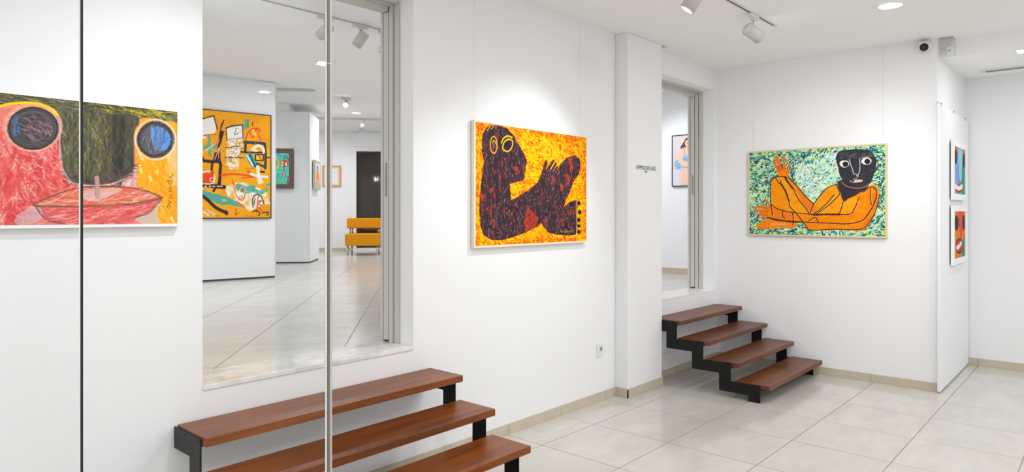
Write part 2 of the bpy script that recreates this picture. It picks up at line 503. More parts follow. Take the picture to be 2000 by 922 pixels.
# ------------------------------------------------------------------ stairs
def stair(name, x0, x1, wood, label, group=None):
    t = empty(name, (x0, 0, 0), 0, label, 'stairs', group)
    W = x1 - x0
    R, T = 0.147, 0.247
    # side plates: stepped outline in (y, z)
    front = []
    out = [(3.142, 0.579)]
    y = 2.879; z = 0.579
    for k in range(4):
        out.append((y - k * T, 0.579 - k * R + (0.001 * k)))
        out.append((y - k * T, 0.579 - (k + 1) * R + 0.001 * (k + 1) if k < 3 else 0.0))
    out[-1] = (2.138, 0.001)
    back = [(2.237, 0.001), (2.237, 0.050)]
    for k in range(3):
        back.append((2.486 + k * 0.247, 0.050 + k * 0.145))
        back.append((2.486 + k * 0.247, 0.050 + (k + 1) * 0.145))
    back.append((3.142, 0.485))
    pts = out + back
    for a, b in ((0, 0.008), (W - 0.034, W - 0.026)):
        bm = bmesh.new(); prism(bm, pts, 0, a, b)
        sp = obj('side_plate', bm, M['steel'], t)
        if a == 0:
            bm = bmesh.new()
            bm.free()
            for k in range(4):
                for dy in (0.03, 0.16):
                    bm = bmesh.new()
                    cyl(bm, (-0.003, 2.865 + dy - k * T, 0.567 - k * R), (0.0, 2.865 + dy - k * T, 0.567 - k * R), 0.005, n=10)
                    obj('bolt_head', bm, M['steel'], sp)
    for k in range(4):
        yf = 2.845 - k * 0.260 + (0.0)
        yb = yf + 0.288 if k == 0 else yf + 0.285
        zt = 0.588 - k * R
        bm = bmesh.new(); bx(bm, 0.010, W, yf, yb, zt - 0.038, zt)
        o = obj('tread', bm, wood, t, bevel=0.0025)
        # steel angle carrying each end
        for xa, xb_ in ((0.0085, 0.034), (W - 0.06, W - 0.0345)):
            bm = bmesh.new(); bx(bm, xa, xb_, yf + 0.04, yb - 0.02, zt - 0.044, zt - 0.0385)
            obj('tread_bracket', bm, M['steel'], o)
    return t
stair('staircase', 1.243, 2.752, M['wood1'], 'near wide flight of four orange-brown wooden treads below the large left doorway')
stair('staircase', 5.394, 6.71, M['wood2'], 'far flight of four reddish-brown treads between the pillar and the back wall')

# ------------------------------------------------------------------ raster canvas: brush strokes computed in numpy, stored per vertex
class Art:
    def __init__(s, w, h, W, H, quad, seed=1):
        """w,h samples; quad: where the canvas corners TL,TR,BR,BL lie in the photograph"""
        s.w, s.h = w, h
        s.a = np.zeros((h, w, 3)); s.rng = np.random.default_rng(seed)
        dst = [(0, 0), (w, 0), (w, h), (0, h)]
        A = []; b = []
        for (x, y), (u, v) in zip(quad, dst):
            A.append([x, y, 1, 0, 0, 0, -u * x, -u * y]); b.append(u)
            A.append([0, 0, 0, x, y, 1, -v * x, -v * y]); b.append(v)
        s.Hm = np.append(np.linalg.solve(np.array(A, float), np.array(b, float)), 1).reshape(3, 3)
        s.src(0, 0, 1)
        s.px = w / 300.0
        yy, xx = np.mgrid[0:h, 0:w]; s.xx = xx + 0.5; s.yy = yy + 0.5
        s.n1 = s.fnoise(14); s.n2 = s.fnoise(5); s.n3 = s.fnoise(2)
        s.n4 = s.fnoise(2.2)
    def src(s, ox, oy, k): s.o = (ox, oy, k)
    def m(s, p):
        x = s.o[0] + p[0] / s.o[2]; y = s.o[1] + p[1] / s.o[2]
        q = s.Hm @ np.array([x, y, 1.0]); return np.array([q[0] / q[2], q[1] / q[2]])
    def M(s, pts): return np.array([s.m(p) for p in pts])
    def fnoise(s, cell, sx=1, sy=1):
        """value noise 0..1"""
        gw = int(s.w / (cell * sx)) + 3; gh = int(s.h / (cell * sy)) + 3
        g = s.rng.random((gh, gw))
        X = s.xx / (cell * sx); Y = s.yy / (cell * sy)
        i = X.astype(int); j = Y.astype(int); fx = X - i; fy = Y - j
        fx = fx * fx * (3 - 2 * fx); fy = fy * fy * (3 - 2 * fy)
        return (g[j, i] * (1 - fx) + g[j, i + 1] * fx) * (1 - fy) + (g[j + 1, i] * (1 - fx) + g[j + 1, i + 1] * fx) * fy
    def fill(s, c): s.a[:] = c
    def blend(s, mask, c, sl=None):
        mask = np.clip(mask, 0, 1)[..., None]
        if sl is None: s.a = s.a * (1 - mask) + np.array(c, float) * mask
        else: s.a[sl] = s.a[sl] * (1 - mask) + np.array(c, float) * mask
    def smooth(s, P, closed, n=6):
        P = np.array(P, float); N = len(P)
        if N < 3: return P
        out = []
        rng_ = range(N) if closed else range(N - 1)
        for i in rng_:
            if closed: p0, p1, p2, p3 = P[i - 1], P[i], P[(i + 1) % N], P[(i + 2) % N]
            else: p0, p1, p2, p3 = P[max(i - 1, 0)], P[i], P[i + 1], P[min(i + 2, N - 1)]
            for k in range(n):
                t = k / n
                out.append(0.5 * ((2 * p1) + (-p0 + p2) * t + (2 * p0 - 5 * p1 + 4 * p2 - p3) * t * t + (-p0 + 3 * p1 - 3 * p2 + p3) * t ** 3))
        if not closed: out.append(P[-1])
        return np.array(out)
    def inside(s, P):
        """antialias-free even-odd mask with jittered edge"""
        X = s.xx + (s.n2 - 0.5) * 1.3 * s.px; Y = s.yy + (s.n1 - 0.5) * 1.6 * s.px
        m = np.zeros((s.h, s.w), bool); n = len(P)
        for i in range(n):
            x1, y1 = P[i]; x2, y2 = P[(i + 1) % n]
            if abs(y2 - y1) < 1e-9: continue
            c = ((y1 > Y) != (y2 > Y)) & (X < (x2 - x1) * (Y - y1) / (y2 - y1) + x1)
            m ^= c
        return m
    def poly(s, pts, c, alpha=1.0, sm=True, tex=None):
        P = s.M(pts)
        if sm: P = s.smooth(P, True, 4)
        m = s.inside(P)
        s.blend(m * alpha if tex is None else m * alpha * tex, c)
        return m
    def ell(s, c, rx, ry, col, alpha=1.0, a0=0, a1=360, tex=None):
        pts = [(c[0] + rx * math.cos(math.radians(t)), c[1] + ry * math.sin(math.radians(t))) for t in np.linspace(a0, a1, 25)[:-1]]
        return s.poly(pts, col, alpha, False, tex)
    def line(s, P, wd, c, alpha=1.0, dry=0.0, taper=False):
        """P in canvas samples, wd width in samples"""
        n = len(P) - 1
        x0 = int(max(0, P[:, 0].min() - wd - 2)); x1 = int(min(s.w, P[:, 0].max() + wd + 3))
        y0 = int(max(0, P[:, 1].min() - wd - 2)); y1 = int(min(s.h, P[:, 1].max() + wd + 3))
        if x1 <= x0 or y1 <= y0: return
        sl = (slice(y0, y1), slice(x0, x1)); X = s.xx[sl]; Y = s.yy[sl]
        best = np.full(X.shape, 1e9)
        for i in range(n):
            a = P[i]; b = P[i + 1]; d = b - a; L = d @ d + 1e-9
            t = np.clip(((X - a[0]) * d[0] + (Y - a[1]) * d[1]) / L, 0, 1)
            hw = wd / 2 if not taper else wd / 2 * (1 - 0.75 * abs(2 * (i + t) / n - 1) ** 2)
            dist = np.hypot(X - a[0] - t * d[0], Y - a[1] - t * d[1]) - hw
            best = np.minimum(best, dist)
        m = np.clip(0.5 - best, 0, 1) * alpha
        if dry: m = m * np.clip((s.n3[sl] * 0.6 + s.n4[sl] * 0.4 - dry) * 6 + 0.5, 0, 1)
        s.blend(m, c, sl)
    def st(s, pts, wd, c, alpha=1.0, dry=0.0, taper=False, sm=True):
        """wd in photograph-crop units"""
        P = s.M(pts)
        if sm: P = s.smooth(P, False, 5)
        k = np.linalg.norm(s.m((pts[0][0] + 10, pts[0][1])) - s.m(pts[0])) / 10 * 0.5 + np.linalg.norm(s.m((pts[0][0], pts[0][1] + 10)) - s.m(pts[0])) / 10 * 0.5
        s.line(P, wd * k, c, alpha, dry, taper)
    def ring(s, c, rx, ry, wd, col, alpha=1.0, dry=0.0, turns=1, jit=0.06):
        pts = []
        for k in range(turns):
            jx, jy = 1 + s.rng.uniform(-jit, jit), 1 + s.rng.uniform(-jit, jit)
            ph = s.rng.uniform(0, 360)
            pts = [(c[0] + rx * jx * math.cos(math.radians(t + ph)), c[1] + ry * jy * math.sin(math.radians(t + ph))) for t in range(0, 361, 18)]
            s.st(pts, wd, col, alpha, dry, sm=False)
    def dashes(s, mask, n, length, wd, cols, ang, aj=25, alpha=1.0, taper=True, curve=0.15, dry=0.0):
        """many short brush marks inside a mask; ang: degrees or f(x,y)"""
        ys, xs = np.nonzero(mask)
        if len(ys) == 0: return
        pick = s.rng.integers(0, len(ys), n)
        for q in pick:
            x, y = xs[q], ys[q]
            a = ang(x, y) if callable(ang) else ang
            a = math.radians(a + s.rng.normal(0, aj))
            L = length * s.rng.uniform(0.6, 1.35) / 2
            d = np.array([math.cos(a), math.sin(a)]); nn = np.array([-d[1], d[0]])
            cv = s.rng.normal(0, curve) * L
            c0 = np.array([x, y], float)
            P = np.array([c0 - d * L, c0 + nn * cv, c0 + d * L])
            s.line(P, wd * s.rng.uniform(0.7, 1.3), cols[s.rng.integers(len(cols))], alpha, dry, taper)
    def soften(s, k=1):
        for _ in range(k):
            q = np.pad(s.a, ((1, 1), (1, 1), (0, 0)), 'edge')
            s.a = (q[1:-1, 1:-1] * 2 + q[:-2, 1:-1] + q[2:, 1:-1] + q[1:-1, :-2] + q[1:-1, 2:]) / 6.0
    def mottle(s, mask, cols, cell, thr, sx=1, sy=1, alpha=0.8):
        for c in cols:
            nz = s.fnoise(cell, sx, sy) * 0.6 + s.fnoise(cell / 2.2, sx, sy) * 0.4
            s.blend(mask * np.clip((nz - thr) * 9, 0, 1) * alpha, c)

def canvas_mesh(name, art, W, H, y, parent):
    """a grid of W x H metres in the local x-z plane at depth y, its colours on the vertices"""
    w, h = art.w, art.h
    X = np.linspace(-W / 2, W / 2, w); Z = np.linspace(H / 2, -H / 2, h)
    co = np.zeros((h, w, 3)); co[..., 0] = X[None, :]; co[..., 2] = Z[:, None]; co[..., 1] = y
    idx = np.arange(w * h).reshape(h, w)
    q = np.stack([idx[1:, :-1], idx[1:, 1:], idx[:-1, 1:], idx[:-1, :-1]], -1).reshape(-1, 4)
    me = bpy.data.meshes.new(name)
    me.vertices.add(w * h); me.vertices.foreach_set('co', co.reshape(-1))
    me.loops.add(q.size); me.loops.foreach_set('vertex_index', q.reshape(-1).astype(np.int32))
    me.polygons.add(len(q)); me.polygons.foreach_set('loop_start', np.arange(0, q.size, 4, dtype=np.int32))
    try: me.polygons.foreach_set('loop_total', np.full(len(q), 4, dtype=np.int32))
    except Exception: pass
    me.update(calc_edges=True)
    at = me.color_attributes.new('paint', 'FLOAT_COLOR', 'POINT')
    c = np.clip(art.a / 255.0, 0, 1)
    c = np.where(c <= 0.04045, c / 12.92, ((c + 0.055) / 1.055) ** 2.4)
    rgba = np.ones((w * h, 4)); rgba[:, :3] = c.reshape(-1, 3)
    at.data.foreach_set('color', rgba.reshape(-1).astype(np.float32))
    me.materials.append(M['paint'])
    o = bpy.data.objects.new(name, me); C.objects.link(o); o.parent = parent
    return o

def picture(name, loc, rz, W, H, depth, border, fmat, label, cat='painting', gap=0.006, wires=(), ztop=0, wcol=None, proud=0.004, mat=0, cname='canvas', group=None, bevelled=0):
    """W,H visible art size; loc = point on the wall behind the art centre; depth = frame depth"""
    t = empty(name, loc, rz, label, cat, group)
    f = -depth
    b = border
    bm = bmesh.new()
    Ht, Wt = H / 2, W / 2
    if bevelled:
        # moulding that rises from the inner edge to the outer edge
        ins = 0.0
        for (ax, az, bx_, bz, cx_, cz, dx, dz) in (
                (-Wt, Ht, Wt, Ht, Wt + b, Ht + b, -Wt - b, Ht + b), (-Wt, -Ht, Wt, -Ht, Wt + b, -Ht - b, -Wt - b, -Ht - b),
                (-Wt, -Ht, -Wt, Ht, -Wt - b, Ht + b, -Wt - b, -Ht - b), (Wt, -Ht, Wt, Ht, Wt + b, Ht + b, Wt + b, -Ht - b)):
            F = [(ax, f + bevelled, az), (bx_, f + bevelled, bz), (cx_, f, cz), (dx, f, dz)]
            B = [(p[0], -gap, p[2]) for p in F]
            vs = [bm.verts.new(p) for p in F + B]
            for q in ((0, 1, 2, 3), (7, 6, 5, 4), (0, 4, 5, 1), (1, 5, 6, 2), (2, 6, 7, 3), (3, 7, 4, 0)):
                bm.faces.new([vs[i] for i in q])
        pl = f + bevelled + 0.002
    else:
        bx(bm, -Wt - b, Wt + b, f, -gap, Ht, Ht + b)
        bx(bm, -Wt - b, Wt + b, f, -gap, -Ht - b, -Ht)
        bx(bm, -Wt - b, -Wt, f, -gap, -Ht, Ht)
        bx(bm, Wt, Wt + b, f, -gap, -Ht, Ht)
        pl = f + proud
    obj('frame', bm, fmat, t)
    bm = bmesh.new(); bx(bm, -Wt - 0.002, Wt + 0.002, pl + 0.002, -gap, -Ht - 0.002, Ht + 0.002)
    obj('backing_board', bm, M['dark'], t)
    # world position of the art corners, to find where each motif sits
    Rm = Matrix.Rotation(rz, 3, 'Z')
    quad = []
    for sx, sz in ((-1, 1), (1, 1), (1, -1), (-1, -1)):
        p = Vector(loc) + Rm @ Vector((sx * Wt, pl, sz * Ht)); quad.append(pj(p))
    for wx in wires:
        bm = bmesh.new(); cyl(bm, (wx, -0.012, Ht), (wx, -0.006, ztop - loc[2]), 0.0007, n=6)
        obj('hanging_wire', bm, M['wire'], t)
    return t, quad, pl

# ---- picture 1: big face in crayon, left wall, seen through the glass
W_, H_ = 0.661, 0.497
t, quad, pl = picture('painting', (0.9155, WY, 1.7365), 0, W_, H_, 0.034, 0.012, M['whiteframe'],
                      'white-framed crayon face with round dark eyes and wide pink lips, behind glass')
A = Art(560, 420, W_, H_, quad, 3); A.src(0, 160, 2.88)
A.fill((236, 128, 120))
full = np.ones((A.h, A.w), bool)
red = A.poly([(-60, 300), (100, 330), (330, 330), (360, 500), (400, 580), (200, 680), (100, 810), (-60, 820)], (228, 78, 78), 0.75)
A.dashes(red, 420, 60, 5, [(222, 58, 62), (235, 95, 92), (240, 120, 112), (228, 66, 68)], 80, 50, 0.55)
A.dashes(red, 260, 40, 4.0, [(216, 48, 56), (238, 110, 104), (240, 130, 124)], lambda x, y: 85 if y < 260 else 15, 30, 0.5, dry=0.35)
A.mottle(red, [(238, 120, 116), (214, 52, 58)], 30, 0.52, 0.6, 1.6, 0.5)
A.dashes(red, 130, 46, 3.4, [(246, 205, 195), (250, 222, 214)], lambda x, y: 60 if x > 60 else 100, 25, 0.7, dry=0.45)
pnk = A.poly([(330, 300), (360, 480), (450, 590), (560, 600), (770, 590), (770, 470), (700, 560), (500, 585), (380, 530)], (228, 165, 165), 0.8)
A.dashes(pnk, 200, 40, 3, [(240, 200, 195), (225, 130, 135), (245, 220, 215), (205, 165, 170)], 60, 30, 0.6)
org = A.poly([(757, 230), (780, 212), (860, 200), (950, 207), (1010, 230), (1010, 820), (905, 800), (885, 745), (850, 700), (800, 640), (775, 590), (768, 480), (760, 350)], (250, 166, 18))
A.dashes(org, 350, 45, 5, [(252, 178, 20), (246, 150, 18), (250, 190, 40), (240, 140, 30)], lambda x, y: 75, 25, 0.6)
A.dashes(A.poly([(940, 380), (1010, 300), (1010, 560), (960, 560)], (248, 200, 140), 0.6), 60, 50, 3, [(250, 215, 165), (248, 185, 110)], 80, 15, 0.6)
for p, q in (((785, 470), (795, 510)), ((840, 530), (850, 555)), ((800, 440), (780, 400)), ((960, 760), (975, 790)), ((880, 500), (884, 512))):
    A.st([p, q], 12, (252, 232, 190), 0.9, 0.3)
A.poly([(-60, 40), (1010, 168), (1010, 235), (940, 208), (850, 202), (775, 208), (757, 235), (750, 300), (752, 450), (742, 495), (700, 530), (640, 560), (560, 572), (470, 572), (400, 560), (368, 520), (348, 430), (338, 300), (335, 230), (318, 180), (295, 150), (250, 125), (180, 112), (100, 115), (40, 128), (-60, 150)], (82, 80, 62))
dk = A.poly([(335, 120), (760, 180), (750, 300), (752, 450), (735, 500), (640, 555), (470, 565), (400, 545), (350, 430), (338, 300)], (84, 82, 62), 1)
A.dashes(dk, 620, 60, 3.0, [(60, 58, 50), (46, 46, 42), (140, 134, 62), (112, 108, 60), (96, 94, 84), (122, 118, 96)], 92, 14, 0.65, dry=0.38)
A.dashes(dk, 170, 40, 2.2, [(176, 166, 60), (200, 190, 90), (168, 160, 130)], 88, 22, 0.7, dry=0.42)
A.dashes(A.poly([(635, 150), (695, 158), (692, 540), (640, 550)], (50, 50, 42), 0.55), 90, 70, 4, [(38, 38, 34), (60, 58, 44)], 90, 6, 0.6)
bnd = A.poly([(-60, 40), (1010, 168), (1010, 225), (760, 190), (330, 160), (200, 100), (-60, 130)], (76, 74, 60), 0.8)
A.dashes(bnd, 380, 70, 3, [(50, 50, 44), (62, 60, 48), (150, 142, 60), (190, 176, 60), (96, 96, 88), (190, 188, 176)], 8, 14, 0.6, dry=0.35)
A.dashes(A.poly([(480, 110), (800, 150), (990, 185), (990, 205), (700, 180), (480, 150)], (90, 88, 50), 0.3), 110, 55, 4, [(236, 210, 40), (60, 56, 40), (40, 40, 36), (206, 188, 50)], 10, 14, 0.75, dry=0.35)
A.dashes(A.poly([(400, 500), (560, 545), (735, 480), (745, 500), (640, 570), (470, 575), (380, 540)], (70, 60, 54), 0.5), 120, 60, 2.5, [(46, 42, 40), (100, 76, 66), (130, 100, 90)], 0, 25, 0.7)
A.dashes(dk, 420, 40, 2.4, [(110, 106, 92), (130, 124, 104), (44, 42, 38), (48, 46, 40), (140, 132, 64), (92, 90, 78)], 88, 16, 0.5, dry=0.35)
A.blend(dk * np.clip((A.xx / A.w - 0.52) * 4, 0, 0.4), (60, 58, 54))
A.dashes(full, 420, 30, 3.0, [(246, 236, 226)], 75, 30, 0.16, dry=0.4)
A.soften(1)
# left eye
halo = A.ell((185, 255), 168, 140, (240, 168, 140), 0.85)
A.dashes(halo, 120, 45, 3, [(248, 205, 150), (235, 140, 125), (245, 190, 185)], 60, 60, 0.5)
A.st([(-30, 150), (40, 128), (120, 119), (200, 122), (260, 138), (300, 160), (322, 186)], 17, (250, 214, 24))
A.st([(30, 145), (120, 135), (200, 138), (250, 150)], 9, (244, 168, 110), 0.8, 0.3)
A.st([(340, 210), (335, 350), (345, 470), (400, 560), (470, 582)], 8, (205, 190, 192), 0.8, 0.3)
le = A.ell((186, 262), 137, 116, (84, 80, 84))
A.blend(A.inside(A.M([(60, 190), (100, 180), (110, 300), (75, 310)])) * 0.75, (88, 132, 196))
A.ell((215, 262), 85, 75, (112, 86, 88), 0.65)
for k in range(26):
    rr = A.rng.uniform(0.35, 1.0)
    A.ring((186 + A.rng.normal(0, 5), 262 + A.rng.normal(0, 4)), 132 * rr, 110 * rr, 3.5, [(48, 46, 50), (36, 35, 40), (70, 64, 68), (150, 128, 134)][A.rng.integers(4)], 0.6, 0.42)
A.ring((186, 262), 137, 116, 8, (52, 50, 54), 0.8, 0.25, 3, 0.03)
A.dashes(A.ell((205, 265), 80, 75, (0, 0, 0), 0.0), 90, 30, 2, [(166, 132, 138), (46, 40, 46), (196, 170, 176)], 35, 25, 0.7, dry=0.35)
# right eye
A.ring((872, 325), 112, 108, 10, (232, 205, 190), 0.8, 0.2, 2)
A.ell((872, 326), 100, 97, (96, 92, 98))
A.poly([(850, 262), (900, 255), (960, 300), (968, 350), (920, 385), (868, 380), (852, 330)], (98, 152, 226), 0.95)
A.dashes(A.ell((860, 325), 80, 80, (0, 0, 0), 0), 90, 45, 2.4, [(60, 58, 66), (50, 80, 140), (160, 150, 158), (120, 110, 118)], 98, 12, 0.7, dry=0.35)
for k in range(14):
    rr = A.rng.uniform(0.9, 1.04)
    A.ring((872 + A.rng.normal(0, 3), 326 + A.rng.normal(0, 3)), 99 * rr, 96 * rr, 3.5, [(44, 42, 46), (60, 58, 60)][k % 2], 0.7, 0.35)
# lips
A.soften(1)
up = A.poly([(190, 690), (300, 640), (420, 605), (560, 595), (700, 592), (820, 615), (912, 652), (800, 682), (640, 692), (450, 702), (300, 704)], (228, 110, 92), 0.95)
A.dashes(up, 170, 60, 4, [(238, 120, 50), (240, 150, 80), (222, 72, 82), (246, 210, 200), (226, 215, 212), (234, 96, 70)], -12, 16, 0.65, dry=0.3)
A.poly([(470, 610), (560, 600), (690, 605), (600, 650), (520, 670), (470, 660)], (226, 208, 205), 0.6)
lo = A.poly([(200, 700), (300, 706), (450, 704), (640, 694), (800, 684), (905, 658), (850, 720), (780, 760), (700, 798), (330, 800), (250, 750)], (226, 96, 96), 0.95)
A.dashes(lo, 180, 60, 4, [(222, 66, 74), (240, 140, 130), (246, 200, 190), (214, 84, 78), (236, 116, 110)], -6, 14, 0.65, dry=0.3)
A.poly([(100, 745), (210, 700), (240, 760), (180, 800), (90, 800)], (206, 190, 196), 0.6)
gp = A.poly([(905, 665), (880, 740), (900, 795), (800, 795), (760, 770), (840, 730)], (206, 202, 180), 0.8)
for k in range(5):
    j = lambda: A.rng.normal(0, 4)
    A.st([(180 + j(), 690 + j()), (300 + j(), 640 + j()), (420, 603 + j()), (560, 590 + j()), (700, 590 + j()), (820, 612 + j()), (912 + j(), 650 + j())], 4, (108, 74, 58), 0.75, 0.33)
    A.st([(190, 692 + j()), (300, 702 + j()), (450, 702 + j()), (640, 692 + j()), (800, 680 + j()), (912, 650 + j())], 4, (118, 78, 48), 0.8, 0.3)
for k in range(4):
    j = lambda: A.rng.normal(0, 6)
    A.st([(200 + j(), 700), (240 + j(), 745 + j()), (290 + j(), 785 + j()), (370, 798)], 3, (84, 66, 60), 0.75, 0.3)
    A.st([(912, 652), (880 + j(), 690 + j()), (830 + j(), 735 + j()), (770 + j(), 760)], 3.5, (120, 96, 60), 0.8, 0.3)
A.st([(560, 790), (700, 775), (800, 745)], 5, (150, 100, 84), 0.7, 0.35)
A.st([(360, 545), (420, 572), (520, 582), (620, 575), (700, 545)], 6, (238, 230, 228), 0.8, 0.3)
A.st([(390, 556), (470, 588), (600, 588)], 3, (52, 46, 46), 0.8, 0.2)
A.st([(544, 540), (548, 645)], 27, (198, 156, 148), 0.95, sm=False)
A.st([(534, 545), (536, 640)], 4, (150, 108, 100), 0.7, sm=False)
A.soften(1)
sg = (92, 52, 22)
for pts in ([(948, 712), (940, 700), (950, 690), (960, 704)], [(944, 684), (962, 676), (946, 668)], [(950, 655), (968, 650), (952, 640), (966, 632)], [(948, 618), (966, 612), (950, 600), (968, 596), (955, 588)], [(960, 578), (945, 560), (968, 556), (964, 572)], [(968, 545), (952, 535), (972, 528), (966, 514)], [(936, 560), (944, 552)]):
    A.st(pts, 3, sg, 0.9)
canvas_mesh('canvas', A, W_, H_, pl, t)

# ---- picture 2: dark hand-like figure on orange and yellow
W_, H_ = 1.236, 0.812
t, quad, pl = picture('painting', (3.7425, WY, 1.7265), 0, W_, H_, 0.034, 0.013, M['cream'],
                      'orange and yellow painting of a dark lying figure, between the two doorways',
                      wires=(-0.60, 0.56), ztop=CZ)
A = Art(520, 342, W_, H_, quad, 5); A.src(900, 220, 3.2923)
A.fill((252, 186, 14)); full = np.ones((A.h, A.w), bool)
A.mottle(full, [(248, 128, 14)], 26, 0.58, 1, 1, 0.7)
ang2 = lambda x, y: (70 if x < 70 else (20 + 40 * math.sin(x / 45.0) + 25 * math.cos(y / 30.0)))
A.dashes(full, 1500, 17, 3.4, [(248, 126, 10), (242, 92, 10), (250, 146, 10), (230, 60, 12)], ang2, 34, 0.92)
A.dashes(full, 1000, 18, 3.2, [(255, 212, 20), (255, 198, 6)], ang2, 34, 0.95)
A.dashes(full, 260, 15, 2.4, [(214, 52, 16), (226, 66, 14)], ang2, 34, 0.9)
edge = (A.yy < 16) | (A.xx < 12) | (A.yy > A.h - 12) | (A.xx > A.w - 14)
A.dashes(edge, 260, 14, 3.2, [(226, 66, 18), (240, 100, 14)], ang2, 40, 0.8)
A.dashes(A.poly([(540, 110), (760, 170), (700, 280), (560, 180)], (0, 0, 0), 0), 80, 12, 2.6, [(196, 60, 24), (228, 84, 14)], 40, 60, 0.8)
fig = [(165, 98), (210, 82), (262, 86), (305, 108), (340, 150), (375, 210), (405, 260), (427, 318), (416, 350), (419, 372), (408, 392), (413, 420), (400, 438), (350, 448), (316, 458), (318, 500), (325, 562), (360, 545), (430, 500), (490, 455), (512, 412), (525, 365), (538, 318), (550, 300), (556, 318), (547, 374), (562, 345), (580, 316), (595, 300), (601, 312), (585, 342), (567, 380), (588, 354), (602, 330), (613, 315), (617, 328), (602, 360), (588, 386), (605, 362), (618, 342), (625, 350), (619, 374), (628, 362), (640, 330), (680, 290), (730, 272), (765, 296), (770, 345), (757, 400), (722, 450), (695, 520), (672, 572), (660, 606), (690, 580), (728, 563), (750, 562), (752, 600), (745, 640), (748, 700), (742, 780), (715, 788), (620, 788), (562, 770), (535, 740), (516, 705), (500, 725), (430, 765), (340, 800), (250, 822), (190, 816), (150, 792), (126, 730), (120, 640), (122, 560), (130, 460), (145, 345), (150, 312), (136, 262), (135, 180), (145, 130)]
P = A.M(fig); fm = A.inside(P)
A.blend(fm, (56, 42, 48))
A.mottle(fm, [(74, 56, 66)], 12, 0.5, 0.8, 1.6, 0.6)
A.mottle(fm, [(104, 74, 82)], 9, 0.6, 0.6, 1.6, 0.6)
A.mottle(fm, [(166, 60, 40)], 15, 0.66, 0.6, 1.5, 0.85)
A.dashes(fm, 620, 10, 2.0, [(118, 92, 104), (90, 66, 76), (36, 28, 34), (150, 120, 130), (42, 30, 36)], 95, 35, 0.75, dry=0.3)
A.dashes(fm, 110, 11, 2.8, [(196, 68, 40), (176, 62, 44), (214, 92, 60)], 92, 30, 0.85, dry=0.25)
A.dashes(fm, 200, 8, 1.8, [(190, 164, 172), (206, 150, 130)], 90, 40, 0.8, dry=0.3)
rd = A.poly([(415, 640), (432, 612), (450, 628), (485, 660), (495, 710), (470, 745), (416, 768), (405, 700)], (186, 60, 42), 0.8, False, np.clip((A.n4 * 0.5 + A.n2 * 0.5 - 0.22) * 5, 0, 1))
A.dashes(rd, 60, 12, 3, [(150, 44, 34), (214, 84, 54)], 80, 40, 0.6)
for pts in ([(340, 350), (365, 345), (375, 380), (350, 378)], [(690, 290), (715, 290), (720, 350), (712, 420), (700, 360)], [(676, 400), (690, 390), (700, 440), (695, 470), (676, 455)], [(585, 400), (605, 420), (605, 455), (590, 440)], [(640, 455), (660, 470), (655, 520), (640, 490)], [(125, 520), (160, 545), (170, 575), (140, 570)], [(190, 485), (215, 480), (205, 520), (185, 515)]):
    A.poly(pts, (206, 66, 38), 0.9, False, np.clip((A.n4 * 0.5 + A.n2 * 0.5 - 0.28) * 5, 0, 1))
Yl = (250, 196, 30)
A.ring((212, 208), 22, 54, 8, (236, 170, 40), 0.95, 0.1, 1, 0)
A.st([(228, 205), (216, 180), (206, 190), (212, 215)], 6, Yl, 0.9)
A.ell((212, 215), 9, 22, (140, 70, 70), 0.8)
A.st([(268, 230), (280, 190), (310, 172), (334, 186), (328, 225), (305, 250), (282, 244), (268, 230)], 8, Yl)
A.ell((302, 208), 17, 24, (50, 36, 50))
A.st([(262, 196), (274, 168), (300, 152), (330, 160)], 9, Yl, 0.95)
A.st([(168, 116), (190, 92)], 5, Yl, 0.9); A.st([(196, 108), (214, 88)], 5, Yl, 0.9)
A.st([(548, 372), (545, 320)], 3, (50, 36, 40))
for cy_, r in ((582, 15), (640, 15), (690, 14), (728, 11), (766, 13)):
    A.ell((758 if cy_ != 640 else 764, cy_), 12, r + 1, (46, 34, 40))
    A.ring((758 if cy_ != 640 else 764, cy_), 13, r + 2, 4, (226, 160, 30), 0.9, 0.15, 1, 0)
A.st([(745, 570), (742, 640), (746, 700), (742, 780)], 5, (250, 190, 30), 0.85, 0.35)
for pts in ([(640, 768), (643, 758), (648, 768)], [(651, 758), (653, 768)], [(664, 757), (668, 768), (680, 766), (684, 758), (690, 767)], [(694, 760), (700, 768), (706, 764)], [(708, 754), (716, 758), (714, 768)], [(672, 752), (678, 753)]):
    A.st(pts, 2.6, (240, 190, 60), 0.9)
canvas_mesh('canvas', A, W_, H_, pl, t)

# ---- picture 3: orange reclining man on green and blue marks
W_, H_ = 1.240, 0.826
t, quad, pl = picture('painting', (XB, 2.1585, 1.7395), -PI / 2, W_, H_, 0.034, 0.013, M['blond'],
                      'painting of a reclining orange man with a black head on a green-blue ground',
                      wires=(-0.585, 0.60), ztop=CZ)
A = Art(540, 360, W_, H_, quad, 7); A.src(1440, 260, 4.009)
A.fill((196, 232, 196)); full = np.ones((A.h, A.w), bool)
A.mottle(full, [(120, 196, 170)], 22, 0.5, 1, 1, 0.6)
ang3 = lambda x, y: -35 + 45 * math.sin(x / 70.0 + y / 60.0) + 20 * math.cos(y / 25.0)
A.dashes(full, 1500, 17, 4.6, [(14, 122, 92), (16, 104, 112), (30, 140, 108), (60, 170, 130)], ang3, 34, 0.92)
A.dashes(full, 1000, 16, 4.0, [(30, 62, 140), (40, 86, 164), (24, 46, 118), (80, 122, 186)], ang3, 34, 0.92)
A.dashes(full, 1150, 16, 3.6, [(228, 242, 110), (206, 234, 96), (240, 246, 150)], ang3, 34, 0.95)
cen = A.poly([(480, 250), (760, 150), (790, 380), (640, 480), (590, 540), (470, 380)], (0, 0, 0), 0)
A.dashes(cen, 520, 16, 4.0, [(240, 250, 246), (206, 238, 232), (170, 222, 214), (232, 246, 190)], ang3, 32, 0.9)
A.dashes(full, 260, 14, 2.8, [(238, 248, 240)], ang3, 32, 0.85)
